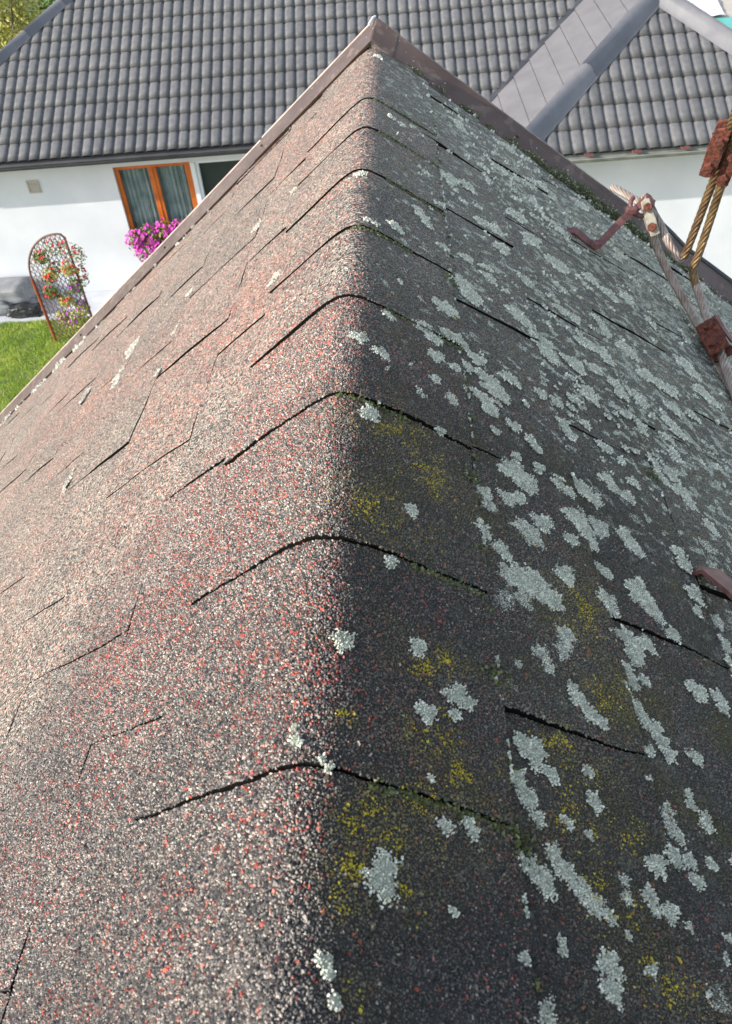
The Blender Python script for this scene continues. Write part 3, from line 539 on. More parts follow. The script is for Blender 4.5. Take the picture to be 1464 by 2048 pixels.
for k in range(110):
    x = .06 + .66 * (k / 110) + g.uniform(-.004, .004); big = .35 + 1.1 * math.exp(-((x - .40) / .13) ** 2) + .2 * math.sin(k * .9)
    pts.append((x, float(YEND(x)) - .002 - .006 * big * g.uniform(0, 1), .0045 * max(.4, big), int(170 * max(.3, big)), .0042 * max(.3, big)))
mossy('moss_bank', pts, 5)
pts = []
for yk, xa_, xb_, dd in ((.6015, .03, .094, 16), (.748, .0, .05, 12), (1.063, .02, .09, 18), (1.196, .01, .09, 18), (.455, .0, .045, 8), (.907, .03, .09, 12), (.167, .03, .09, 12), (.311, .05, .09, 8)):
    for k in range(14):
        x = xa_ + (xb_ - xa_) * k / 13; pts.append((x, yk - .002, .0015, dd, .0003))
for (x, y) in ((.093, .735), (.094, .42), (.095, .25), (.096, .16), (.3, .45), (.275, .56)): pts.append((x, y, .005, 60, .001))
for k in range(26): x = .0955 + .002 * math.sin(k); pts.append((x, .1 + k * .05, .0018, 9, .0006))
mossy('lap_moss', pts, 6)
# thin plant bits lying on the shingles
for (x, y, dy) in ((.045, .300, .02), (-.05, .43, .01)):
    pass

M['bead'] = noisy('sunlit_sheet_edge', (.52, .44, .38), (.36, .27, .23), 40, .5)  # pale colour paints the sun caught by the rolled lip, left strips only
# ---- brown rake trim along the skewed gable edge
def trim():
    def station(x, lift=0):
        y = float(YEND(x)); mm = MR if x > 0 else -ML; n = np.array([0, 0, .92]); P = np.array([x, y, ZC - abs(mm) * abs(x)])
        along = np.array([.2425, .9701, 0])      # outwards, square to the skewed edge
        z = np.array([0, 0, 1.])
        prof = [((-.016 if x < 0 else -.010), .0035), (-.006, .0055), (.026, .024), (.0345, .031), (.042, .030), (.0435, .024), (.0435, -.11), (.0415, -.11), (.0415, .020), (-.012, -.002)]
        return [P + along * a + n * (h + lift) for a, h in prof]
    def strip(xs, name, lift=0, label=None):
        mb = MB(); S = [station(x, lift) for x in xs]; m = len(S[0]); vs = [tuple(p) for s in S for p in s]
        fs = [(i * m + k, i * m + (k + 1) % m, (i + 1) * m + (k + 1) % m, (i + 1) * m + k) for i in range(len(xs) - 1) for k in range(m)]
        fs += [tuple(range(m)), tuple((len(xs) - 1) * m + k for k in range(m))[::-1]]
        mb.add(vs, fs); o = mb.build(name, M['trim'], roof)
        if label: o['label'] = label
        return o
    j = np.random.default_rng(3)
    def sag(a, b, n): return [a + (b - a) * i / n for i in range(n + 1)]
    strip(sag(-.242, -.002, 10), 'trim_strip', .0022, 'upper left brown metal edge strip running up to the peak')
    strip(sag(-1.45, -.236, 22), 'trim_strip', 0, 'lower left brown metal edge strip')
    strip(sag(.030, .95, 22), 'trim_strip', 0, 'right brown metal edge strip in shade')
    strip([-.008, -.0005, .0005, .01, .02, .03, .036], 'trim_cap', .0016, 'folded brown metal piece at the peak')
    def bead(a, b, n, lift):
        mb = MB(); mb.tube([np.array(station(a + (b - a) * i / n, lift)[4]) + np.array([-.001, .0006, .001]) for i in range(n + 1)], .0021, 6); mb.build('edge_bead', M['bead'], roof)
    bead(-.242, -.010, 6, .0022); bead(-1.45, -.246, 16, 0)
    b2 = station(-.006, .005); mb = MB(); mb.tube([np.array(b2[2]) + (-.006, -.004, .001), np.array(b2[3]) + (0, 0, .003), np.array(b2[4]) + (.002, 0, .004)], .002, 6); mb.build('bent_lip', M['whitepvc'], roof)['label'] = 'pale scraped fold at the very peak'
    # joint seam and rivets
    for x in (-.235, -.5, -.8, .25, .5):
        s = station(x, .0005 if x != -.235 else .003); mb = MB(); c = np.array(s[2]) * .6 + np.array(s[1]) * .4; mb.tube([c, c + np.array([-.002, -.001, .003])], [.003, .0022], 8); mb.build('rivet', M['trim'], roof)
trim()
# gable board below the trim
mb = MB(); xs = [-1.45, 0, .95]; pp = []
for x in xs: y = float(YEND(x)) + .028; pp.append((x, y, float(zsurf(np.array(float(x)))) - .035))
dn_ = [(x, y, z - .16) for x, y, z in pp]
mb.add(pp + dn_ + [(x, y - .02, z) for x, y, z in pp + dn_], [(0, 3, 4, 1), (1, 4, 5, 2), (6, 7, 10, 9), (7, 8, 11, 10), (0, 1, 7, 6), (1, 2, 8, 7), (3, 9, 10, 4), (4, 10, 11, 5), (0, 6, 9, 3), (2, 5, 11, 8)]); mb.build('gable_board', M['wood'], roof)
# ------------------------------------------------------------------ wire ropes, clamps, brackets
def smooth_path(pts, n=10):
    P = [Vector(p) for p in pts]; out = []
    for i in range(len(P) - 1):
        p0 = P[max(i - 1, 0)]; p1 = P[i]; p2 = P[i + 1]; p3 = P[min(i + 2, len(P) - 1)]
        d1 = max((p1 - p0).length, 1e-6) ** .5; d2 = (p2 - p1).length ** .5; d3 = max((p3 - p2).length, 1e-6) ** .5
        for k in range(n):
            t = k / n
            m1 = (p2 - p0) * .5 * min(1, (p2 - p1).length / ((p2 - p0).length * .5 + 1e-9)); m2 = (p3 - p1) * .5 * min(1, (p2 - p1).length / ((p3 - p1).length * .5 + 1e-9))
            out.append(p1 * (2 * t ** 3 - 3 * t * t + 1) + m1 * (t ** 3 - 2 * t * t + t) + p2 * (-2 * t ** 3 + 3 * t * t) + m2 * (t ** 3 - t * t))
    out.append(P[-1]); return out
def resample(pts, step):
    out = [pts[0]]; acc = 0
    for a, b in zip(pts[:-1], pts[1:]):
        d = (b - a).length
        while acc + d >= step and d > 1e-9:
            t = (step - acc) / d; a = a.lerp(b, t); out.append(a); d = (b - a).length; acc = 0
        acc += d
    out.append(pts[-1]); return out
def rope(name, key, R_, m, label, pitch=.065, strands=6, bend=None, group='steel wire rope ends of the guy line'):
    path = resample(smooth_path(ROPES[key]), .003); root = empty(name, path[0]); tag(root, label, 'wire rope', group)
    # frames
    t0 = (path[1] - path[0]).normalized(); a = t0.cross(Vector((0, 0, 1))).normalized(); fr = []
    for i, p in enumerate(path):
        t = (path[min(i + 1, len(path) - 1)] - path[max(i - 1, 0)]).normalized(); a = (a - t * a.dot(t)).normalized(); fr.append((a.copy(), t.cross(a)))
    for s in range(strands):
        pts = []
        for i, p in enumerate(path):
            w = 2 * PI * (s / strands + i * .003 / pitch); pts.append(p + (fr[i][0] * math.cos(w) + fr[i][1] * math.sin(w)) * R_ * .62 - root.location)
        ib = next((i for i, q in enumerate(path) if bend is not None and (q - Vector(ROPES[key][bend])).length < .004), len(path))
        mb = MB().tube(pts, R_ * .40, 6)
        mb.m = [1 if (fi // 6) >= ib else 0 for fi in range(len(mb.f))]; mb.build('strand', [m, M['ropegrey']], root)
    MB().tube([p - root.location for p in path], R_ * .5, 6).build('core', m, root)
    return root
rope('wire_rope', 'A', .0062, M['ropegold'], 'left strand of the golden rope pair, bending back to a frayed end over the trim', bend=4)
rope('wire_rope', 'B', .0062, M['ropegold'], 'right strand of the golden rope pair, kinked at the trim, running to the lower clamp', bend=5)
rope('wire_rope', 'C', .0064, M['ropegrey'], 'grey rope running from the zinc plate down across the shingles to the lower clamp')
c_ = MB(); pp = smooth_path(ROPES['D']); c_.tube([p - pp[0] for p in pp], .0035, 8); o = c_.build('steel_rod', M['gutter']); o.location = pp[0]
tag(o, 'thin black cable stretched just outside the right brown trim', 'cable')

def frame_at(p, axis, toward=CAM):
    """local axes: y along axis, z towards the camera"""
    y = Vector(axis).normalized(); z = (Vector(toward) - Vector(p)); z = (z - y * z.dot(y)).normalized(); x = y.cross(z)
    return Matrix(((x.x, y.x, z.x, p[0]), (x.y, y.y, z.y, p[1]), (x.z, y.z, z.z, p[2]), (0, 0, 0, 1)))
def hexnut(mb, x, y, z, r, h, m=0):
    a = [(x + r * math.cos(k * PI / 3 + .3), y + r * math.sin(k * PI / 3 + .3), z) for k in range(6)]; mb.prism(a, (0, 0, h), m)
def plate(mb, w, l, z, t, notch=.2, seed=0, m=0):
    g = np.random.default_rng(seed); pts = []
    for (x, y) in ((-1, -1), (-.2, -1.05), (.9, -.95), (1.02, -.3), (.97, .5), (.95, 1), (.1, 1.03), (-.95, .97), (-1.03, .2)): pts.append((x * w / 2 * (1 + g.uniform(-.05, .05)), y * l / 2 * (1 + g.uniform(-.03, .03)), z))
    mb.prism(pts, (0, 0, t), m)
def clamp(key, axis, w, l, label, seed, top='rust', gap=.011):
    p = ROPES[key][0]; root = empty('rope_clamp'); root.matrix_world = frame_at(p, axis); tag(root, label, 'rope clamp')
    mb = MB(); plate(mb, w, l, gap * .62, .004, seed=seed); mb.build('top_plate', M[top], root, .0009)
    mb = MB(); plate(mb, w, l, -gap * .62 - .004, .004, seed=seed + 1); mb.build('bottom_plate', M['rust'], root, .0009)
    if top == 'rust':
        g = np.random.default_rng(seed + 50); n = 170; x = g.uniform(-.5, .5, n) * w; y = g.uniform(-.5, .5, n) * l; z = np.full(n, gap * .62 + .004)
        P = np.stack([x, y, z], -1); Nn = np.tile([0, 0, 1.], (n, 1)) + g.normal(0, .2, (n, 3)); Nn /= np.linalg.norm(Nn, axis=1, keepdims=True)
        V, F, cc = lumps(P, Nn, g.uniform(.0005, .0017, n), np.ones((n, 4)), .45, seed)
        np_mesh('rust_scale', V, F.ravel(), np.arange(len(F)) * 3, np.full(len(F), 3), [M['rust']], None, False, None, root)['kind'] = 'stuff'
    for s in (-1, 1):
        mb = MB(); mb.tube([(s * w * .08, s * l * .27, -gap * 1.3), (s * w * .08, s * l * .27, gap * 1.55)], .0036, 8); mb.build('bolt', M['rust'], root)
        mb = MB(); hexnut(mb, s * w * .08, s * l * .27, gap * .62 + .0045, .0072, .0055); mb.build('nut', M['rust'], root, .0006)
    return root
axA = Vector(ROPES['A'][2]) - Vector(ROPES['A'][1]); axC = Vector(ROPES['C'][6]) - Vector(ROPES['C'][4]); ax0 = Vector(ROPES['C'][2]) - Vector(ROPES['C'][0])
clamp('CL1', axA, .021, .074, 'long flat rusty clamp plate high on the golden rope pair', 1)
clamp('CL1b', axA, .017, .066, 'dark rusty clamp plate tucked behind the long flat one', 4)
clamp('CL2', axC, .029, .066, 'blistered dark rust clamp holding ropes above the shingles', 2)
r0 = clamp('CL0', ax0, .0145, .055, 'pale zinc clamp plate with orange rusted nuts beside the hook', 3, 'zinc')
# small splayed end wire and brown flats beside the clamps
def strap(name, pts, w, t, m, label, cat, up=(0, 0, 1)):
    P = [Vector(p) for p in pts]; mb = MB(); vs = []; upv = Vector(up).normalized()
    for i, p in enumerate(P):
        tt = (P[min(i + 1, len(P) - 1)] - P[max(i - 1, 0)]).normalized(); s = tt.cross(upv).normalized(); n_ = s.cross(tt)
        for a, b in ((-1, -1), (1, -1), (1, 1), (-1, 1)): vs.append(p - P[0] + s * a * w / 2 + n_ * b * t / 2)
    n = len(P); fs = [(i * 4 + k, i * 4 + (k + 1) % 4, (i + 1) * 4 + (k + 1) % 4, (i + 1) * 4 + k) for i in range(n - 1) for k in range(4)] + [(3, 2, 1, 0), tuple((n - 1) * 4 + k for k in range(4))]
    mb.add(vs, fs); o = mb.build(name, m, None, .0006); o.location = P[0]; tag(o, label, cat); return o
br = [Vector(p) for p in ROPES['BR']]
path = [br[0], br[1], br[1].lerp(br[2], .5), br[2], br[3], br[4], br[5], br[5] + Vector((.012, .004, .012)), br[5] + Vector((.024, 0, .004))]
hook = empty('rope_hook', br[0]); tag(hook, 'brown painted bent steel hook screwed to the shingles, gripping the rope', 'hook')
o = strap('strap', [p for p in path], .0115, .0042, M['rustdark'], None, None, up=(.35, -.55, .75)); o.parent = hook; o.location = (0, 0, 0)
mb = MB(); e = br[5] - br[0]
rad = .017; cv = [e + Vector(_w((math.cos(a) * rad, math.sin(a) * rad, 0))) + Vector(_w((.006, -.004, 0))) for a in [PI * 2 * k / 16 - 1.2 for k in range(14)]]
mb.tube(cv, .0036, 8); mb.build('ring_clip', M['rustdark'], hook)
mb = MB(); mb.tube([br[3] - br[0] + Vector((-.004, -.004, .001)), br[3] - br[0] + Vector((-.003, -.006, .007))], [.008, .006], 10); mb.build('bolt_head', M['rustdark'], hook)
mb = MB(); c0 = br[4].lerp(br[5], .55) - br[0]; mb.box(c0.x - .008, c0.x + .008, c0.y - .006, c0.y + .006, c0.z - .001, c0.z + .009); mb.build('pinch_block', M['rustdark'], hook, .002)
b2 = [Vector(p) for p in ROPES['BR2']]
strap('roof_bracket', b2, .021, .004, M['rustdark'], 'reddish brown flat steel bracket lying on the shingles at the right edge', 'bracket', up=(.45, -.3, .84))
strap('flat_bar', ROPES['FB2'], .007, .003, M['rustdark'], 'short reddish flat bar beside the lower rope clamp', 'flat bar', up=(.3, -.5, .8))
strap('flat_bar', ROPES['FB0'], .006, .003, M['rustdark'], 'short mauve brown flat bar pinched behind the pale clamp plate', 'flat bar', up=(.3, -.5, .8))

# ------------------------------------------------------------------ the neighbour's house (local axes: x along its eaves, y away from the camera)
HA = math.radians(2.4); HO = Vector((CAM[0], CAM[1], CAM[2])); T30 = math.tan(math.radians(30)); ZE = -4.15; ZG = -6.95
def house_empty(name, label, cat, group=None):
    o = empty(name, HO, HA); tag(o, label, cat, group); return o
house = house_empty('white_house', 'white rendered house with grey metal tile hip roof beyond the near roof', 'house')
M['sidepanel'] = noisy('pinkish_grey_sheet', (.165, .158, .162), (.20, .188, .19), 3, .45)
# roof planes: (z as a function of x, y)
def z_main(x, y): return ZE + T30 * (y - 14.10)
def z_front(x, y): return ZE + T30 * (y - 12.38)
KF = .225 * T30
def z_side(x, y): return ZE + (T30 - KF) * (x - 2.15) + KF * (y - 12.38)
HE = 2.15; APX = (4.82, 15.05)
TW, TL, TLW = .190, .330, .385                                       # tile module, measured in plan
def tile_profile():
    us = [0, .09, .17, .28, .45, .64, .80, .90, 1.0]; hs = [-.012, -.011, .010, .018, .021, .022, .020, .006, -.012]; return us, hs
def make_tile_mesh(TL):
    us, hs = tile_profile(); n = len(us); L_ = TL / math.cos(math.radians(30))
    vs = []; fs = []
    for v, dz in ((-.012, .011), (L_ * .5, .005), (L_ + .004, -.001)):
        for u, h in zip(us, hs): vs.append((u * TW, v - (.010 * math.sin(u * PI) if v < 0 else 0), h + dz))
    for u, h in zip(us, hs): vs.append((u * TW, .022 - .010 * math.sin(u * PI), h - .006))
    for r_ in (0, 1):
        for k in range(n - 1): fs.append((r_ * n + k, r_ * n + k + 1, (r_ + 1) * n + k + 1, (r_ + 1) * n + k))
    for k in range(n - 1): fs.append((3 * n + k, 3 * n + k + 1, k + 1, k))
    me = bpy.data.meshes.new('roof_tile'); me.from_pydata(vs, [], fs); me.materials.append(M['tilemetal']); me.polygons.foreach_set('use_smooth', [k < 2 * (n - 1) for k in range(len(fs))]); me.update(); return me
TM = make_tile_mesh(TL); TM2 = make_tile_mesh(TLW)
tiles = []      # (matrix, dist, clip planes)
rotX = Matrix.Rotation(math.radians(30), 4, 'X')
nrow = 16
for r_ in range(nrow):
    y = 14.10 + r_ * TL
    for c in range(-46, 32):
        x = c * TW + .03
        xl = -8.80 + (y - 14.10); xr = 1.65 + (y - 14.10)
        if x + TW < xl or x > xr + .25: continue
        cl = []
        if x < xl + TL + .05: cl.append(((-8.80, 14.10), (1, 1), 1))       # keep right of the left hip
        if x + TW > xr - .05: cl.append(((1.65, 14.10), (1, 1), -1))
        tiles.append((Matrix.Translation((x, y, z_main(x, y))) @ rotX, math.dist((x, y, z_main(x, y)), (0, 0, 0)), cl, 'm'))
for r_ in range(8):
    y = 12.38 + r_ * TLW
    for c in range(-2, 34):
        x = 2.15 + c * TW - .02; xl = HE + (y - 12.38); xr = 2 * APX[0] - xl
        if x + TW < xl or x > xr: continue
        cl = []
        if x < xl + TLW + .05: cl.append(((HE, 12.38), (1, 1), 1))
        if x + TW > xr - TLW - .05: cl.append(((2 * APX[0] - HE, 12.38), (-1, 1), -1))
        tiles.append((Matrix.Translation((x, y, z_front(x, y))) @ rotX, math.dist((x, y, z_front(x, y)), (0, 0, 0)), cl, 'f'))
# side facet: local x of the tile runs along -y of the house, local y up the slope
sx_ = Vector((1, 0, T30 - KF)).normalized(); nx_ = Vector((-(T30 - KF), -KF, 1)).normalized(); ax_ = sx_.cross(nx_)
MS = Matrix(((ax_.x, sx_.x, nx_.x, 0), (ax_.y, sx_.y, nx_.y, 0), (ax_.z, sx_.z, nx_.z, 0), (0, 0, 0, 1)))
def side_panels():
    nrm = Vector((-(T30 - KF), -KF, 1)).normalized()
    for r_ in range(13):
        x0, x1 = 1.60 + r_ * .31, 1.60 + r_ * .31 + .303
        pts = []
        # strip between hip (y = 12.38 + x - HE) and valley (y = 14.10 + x - 1.65)
        quad = [(x0, 12.38 + x0 - HE), (x1, 12.38 + x1 - HE), (x1, 14.10 + x1 - 1.65), (x0, 14.10 + x0 - 1.65)]
        v = [Vector((x, y, z_side(x, y))) for x, y in quad]; lo = nrm * .016; hi = nrm * .004
        top = [v[0] + lo, v[1] + hi, v[2] + hi, v[3] + lo]; bot = [q - nrm * .004 for q in v]
        mb = MB(); mb.add(top + bot, [(0, 1, 2, 3), (0, 3, 7, 4), (0, 4, 5, 1), (3, 2, 6, 7)]); mb.build('roof_panel', M['sidepanel'], house)
side_panels()
import bmesh
def clipped(M_, cl, tm):
    bm = bmesh.new(); bm.from_mesh(tm); bmesh.ops.transform(bm, matrix=M_, verts=bm.verts)
    for (p, d, s) in cl:
        n = Vector((d[1], -d[0], 0)) * s      # keep the side the normal points to
        bmesh.ops.bisect_plane(bm, geom=bm.verts[:] + bm.edges[:] + bm.faces[:], plane_co=(p[0], p[1], 0), plane_no=n, clear_inner=True, dist=1e-5)
    return bm
def inview_tile(Mt):
    p = Mt.translation; c, s = math.cos(HA), math.sin(HA); w = np.array([[p.x * c - p.y * s + CAM[0], p.x * s + p.y * c + CAM[1], p.z + CAM[2]]])
    q = (w - CAMV) @ RW; u = 732 + 1527 * q[0, 0] / q[0, 2]; v = 1024 + 1527 * q[0, 1] / q[0, 2]
    if not (-30 < u < 1490 and -30 < v): return False
    edge = 35 + (740 - u) * 1.07 if u < 742 else 35 + (u - 742) * .78      # hidden behind the near roof
    return v < edge + 10
vis = [t for t in tiles if inview_tile(t[0])]; vset = set(id(t) for t in vis)
vis.sort(key=lambda t: t[1]); single = vis[:300]; sset = set(id(t) for t in single)
rest = bmesh.new()
for t in tiles:
    if id(t) in sset:
        if not t[2]:
            o = bpy.data.objects.new('roof_tile', TM2 if t[3] == 'f' else TM); link(o, house); o.matrix_local = t[0] @ Matrix.Rotation(random.uniform(-.012, .012), 4, 'Y') @ Matrix.Rotation(random.uniform(-.008, .008), 4, 'X')
        else:
            bm = clipped(t[0], t[2], TM2 if t[3] == 'f' else TM)
            if len(bm.faces) > 3:
                me = bpy.data.meshes.new('roof_tile'); bm.to_mesh(me); me.materials.append(M['tilemetal']); link(bpy.data.objects.new('roof_tile', me), house)
            bm.free()
    else:
        bm = clipped(t[0], t[2], TM2 if t[3] == 'f' else TM); me = bpy.data.meshes.new('tmp'); bm.to_mesh(me); bm.free(); rest.from_mesh(me); bpy.data.meshes.remove(me)
me = bpy.data.meshes.new('roof_tiles_further_up'); rest.to_mesh(me); rest.free(); me.materials.append(M['tilemetal']); link(bpy.data.objects.new('roof_tiles_further_up', me), house)['kind'] = 'stuff'
# roof body under the tiles
mb = MB(); YR = 14.10 + 5.0; zr = z_main(0, YR) - .02; dz = -.012
def pl(zf, pts): return [(x, y, zf(x, y) + dz) for x, y in pts]
mb.add(pl(z_main, [(-8.8, 14.10), (1.65, 14.10), (6.6, 19.05), (-3.85, 19.05)]), [(0, 1, 2, 3)])
mb.add([(-8.8, 14.10, ZE + dz), (-3.85, 19.05, z_main(0, 19.05) + dz), (-8.8, 24, ZE + dz)], [(0, 1, 2)])
mb.add([(-8.8, 24, ZE), (-3.85, 19.05, z_main(0, 19.05) + dz), (6.6, 19.05, z_main(0, 19.05) + dz), (11.5, 24, ZE)], [(0, 1, 2, 3)])
mb.add(pl(z_front, [(HE, 12.38), (2 * APX[0] - HE, 12.38), APX]), [(0, 1, 2)])
mb.add(pl(z_side, [(HE, 12.38), (APX[0], 15.05), (5.6, 18.05), (1.65, 14.10)]), [(0, 1, 2, 3)])
mb.add([(2 * APX[0] - HE, 12.38, ZE + dz), (2 * APX[0] - HE, 22, ZE + dz), (APX[0], 22, z_front(0, 15.05) + dz), (APX[0], 15.05, z_front(0, 15.05) + dz)], [(0, 1, 2, 3)])
mb.add([(-8.8, 14.1, ZE - .02), (1.65, 14.1, ZE - .02), (1.65, 14.9, ZE - .02), (-8.8, 14.9, ZE - .02)], [(0, 3, 2, 1)])
mb.add([(2.0, 12.38, ZE - .02), (7.6, 12.38, ZE - .02), (7.6, 13.2, ZE - .02), (2.0, 13.2, ZE - .02)], [(0, 3, 2, 1)])
mb.build('roof', M['gutter'], house)
# hip and ridge caps, in overlapping lengths
def cap_run(a, b, r, seg, name='hip_cap', lab=None, parent=house):
    a, b = Vector(a), Vector(b); d = (b - a).normalized(); L_ = (b - a).length; n = max(1, round(L_ / seg)); s = d.cross(Vector((0, 0, 1))).normalized(); u = s.cross(d)
    for i in range(n):
        p0 = a + d * L_ * i / n; p1 = a + d * (L_ * (i + 1) / n + .03); mb = MB(); vs = []
        for p, k in ((p0, 1.025), (p1, 1.0)):
            for (ss, uu) in ((-1.25, -.42), (-.98, -.18), (-.8, .30), (-.45, .72), (0, .88), (.45, .72), (.8, .30), (.98, -.18), (1.25, -.42)): vs.append(p + s * ss * r * k + u * uu * r * k)
        m = 9; mb.add(vs, [(j, j + 1, m + j + 1, m + j) for j in range(m - 1)] + [tuple(range(m))], 0, True); o = mb.build(name, M['cap'], parent)
ap3 = (APX[0], APX[1], z_front(0, APX[1]) + .03)
cap_run((HE, 12.38, ZE + .03), ap3, .165, 1.9); cap_run((2 * APX[0] - HE, 12.38, ZE + .03), ap3, .165, 1.9)
cap_run(ap3, (APX[0], 20, ap3[2]), .165, .9, 'ridge_cap')
cap_run((-8.8, 14.10, ZE + .03), (-3.85, 19.05, z_main(0, 19.05) + .03), .10, .9); cap_run((-3.85, 19.05, z_main(0, 19.05) + .03), (6.6, 19.05, z_main(0, 19.05) + .03), .125, .9, 'ridge_cap')
# dark valley tray between main roof and wing
v0, v1 = Vector((1.65, 14.10, ZE + .012)), Vector((5.6, 18.05, z_main(0, 18.05) + .012)); mb = MB(); mb.prism([v0 + Vector((-.05, .04, .02)), v0 + Vector((.02, -.03, .0)), v1 + Vector((.02, -.03, .0)), v1 + Vector((-.05, .04, .02))], (0, 0, .012)); mb.build('valley_tray', M['gutter'], house)
# walls
def holed_wall(x0, x1, yf, yb, z0, z1, holes, name, m, parent):
    xs = sorted({x0, x1, *[h[0] for h in holes], *[h[1] for h in holes]}); zs_ = sorted({z0, z1, *[h[2] for h in holes], *[h[3] for h in holes]}); mb = MB()
    for i in range(len(xs) - 1):
        for j in range(len(zs_) - 1):
            cx2, cz2 = (xs[i] + xs[i + 1]) / 2, (zs_[j] + zs_[j + 1]) / 2
            if any(h[0] < cx2 < h[1] and h[2] < cz2 < h[3] for h in holes): continue
            mb.add([(xs[i], yf, zs_[j]), (xs[i + 1], yf, zs_[j]), (xs[i + 1], yf, zs_[j + 1]), (xs[i], yf, zs_[j + 1])], [(0, 1, 2, 3)])
    for (a, b, c, d) in holes:
        mb.add([(a, yf, c), (b, yf, c), (b, yf, d), (a, yf, d), (a, yb, c), (b, yb, c), (b, yb, d), (a, yb, d)], [(0, 4, 5, 1), (1, 5, 6, 2), (2, 6, 7, 3), (3, 7, 4, 0)])
    return mb.build(name, m, parent)
YW = 14.65
WIN = (-4.80, -3.37, -6.00, -4.545); DOOR = (-3.27, -1.2, -6.9, -4.555)
holed_wall(-8.3, 2.6, YW, YW + .14, ZG, ZE - .02, [WIN, DOOR], 'wall', M['render'], house)
mb = MB(); mb.add([(-8.3, YW, ZG), (-8.3, YW, ZE), (-8.3, 23, ZE), (-8.3, 23, ZG)], [(0, 1, 2, 3)]); mb.build('wall', M['render'], house)
mb = MB(); mb.box(2.60, 7.1, 12.95, 13.1, ZG, ZE - .021); mb.box(2.6, 2.75, 13.1, 14.65, ZG, ZE - .021); mb.build('wall', M['render'], house)
mb = MB(); mb.box(-8.0, 2.0, 15.6, 15.7, ZG, ZE); mb.box(-8, 2, YW + .16, 15.6, ZG, ZG + .05); mb.build('room_back', M['dark'], house)
# gutters
def gutter(x0, x1, y, z, m, r, parent, name='gutter'):
    mb = MB(); n = 9; vs = []
    for x in (x0, x1):
        for k in range(n):
            a = PI + PI * k / (n - 1); vs.append((x, y + r * math.cos(a), z + r * math.sin(a)))
    mb.add(vs, [(k, n + k, n + k + 1, k + 1) for k in range(n - 1)], 0, True); mb.tube([(x0, y - r, z), (x1, y - r, z)], .010, 6); o = mb.build(name, m, parent)
    return o
gutter(-8.8, 2.0, 14.06, ZE - .055, M['gutter'], .06, house)
gutter(2.15, 7.5, 12.33, ZE - .06, M['gutter2'], .068, house)
mb = MB(); mb.box(-8.8, 2.05, 14.13, 14.16, ZE - .17, ZE - .01); mb.build('fascia', M['gutter'], house)
mb = MB(); mb.box(2.15, 7.5, 12.42, 12.45, ZE - .16, ZE - .01); mb.build('fascia', M['gutter2'], house)
for x in (3.25, 3.98, 4.72, 5.46, 6.2):
    mb = MB(); mb.box(x, x + .13, 12.29, 12.40, ZE - .030, ZE - .002); mb.build('gutter_bracket', M['rustdark'], house)
# window with orange frame
win = empty('window', (0, 0, 0), 0, house); mbf = MB(); a, b, c, d = WIN; yf, yk = YW + .055, YW + .12; fw = .085
mbf.box(a, a + fw, yf, yk, c, d); mbf.box(b - fw - .03, b, yf, yk, c, d); mbf.box(a + fw, b - fw - .03, yf, yk, d - .07, d); mbf.box(a + fw, b - fw - .03, yf, yk, c, c + .08)
mid = (a + b) / 2 - .01; mbf.box(mid - .075, mid + .075, yf + .002, yk, c + .08, d - .07); mbf.box(mid - .012, mid + .012, yf - .012, yf + .001, c + .08, d - .07); mbf.build('frame', M['orange'], win, .006)
for (p, q) in ((a + fw, mid - .075), (mid + .075, b - fw - .03)):
    mb = MB(); mb.box(p + .001, q - .001, yf + .03, yf + .036, c + .081, d - .071); mb.build('pane', M['glass'], win)
mb = MB(); n = 150; vs = []
for k in range(n + 1):
    x = a + .06 + (b - a - .12) * k / n; y = YW + .19 + .022 * math.sin(k * .55) + .010 * math.sin(k * 1.31 + 1); vs += [(x, y, c + .03), (x, y + .01 * math.sin(k * .3), d - .02)]
mb.add(vs, [(2 * k, 2 * k + 2, 2 * k + 3, 2 * k + 1) for k in range(n)], 0, True); mb.build('curtain', M['curtain'], win)
# dark terrace door with white frame
dr = empty('terrace_door', (0, 0, 0), 0, house); a, b, c, d = DOOR; mb = MB(); mb.box(a, a + .05, YW + .02, YW + .10, c, d); mb.box(b - .05, b, YW + .02, YW + .10, c, d); mb.box(a + .05, b - .05, YW + .02, YW + .10, d - .035, d); mb.build('frame', M['whitepvc'], dr)
mb = MB(); mb.box(a + .051, b - .051, YW + .11, YW + .118, c, d - .001); mb.build('pane', M['dark'], dr)
mb = MB(); mb.box(WIN[1] + .012, DOOR[0] - .012, YW - .012, YW - .002, -6.9, -4.56); mb.build('white_trim', M['whitepvc'], house)
# vent
vt = empty('wall_vent', (0, 0, 0), 0, house); mb = MB(); a, b, c, d = -6.46, -6.23, -4.89, -4.66
mb.box(a, b, YW - .02, YW - .001, c, c + .025); mb.box(a, b, YW - .02, YW - .001, d - .025, d); mb.box(a, a + .025, YW - .02, YW - .001, c + .025, d - .025); mb.box(b - .025, b, YW - .02, YW - .001, c + .025, d - .025); mb.build('frame', M['vent'], vt)
for k in range(6):
    z = c + .035 + k * .028; mb = MB(); mb.prism([(a + .026, YW - .016, z), (a + .026, YW - .002, z + .015), (a + .026, YW - .002, z + .019), (a + .026, YW - .016, z + .004)], (b - a - .052, 0, 0)); mb.build('slat', M['vent'], vt)
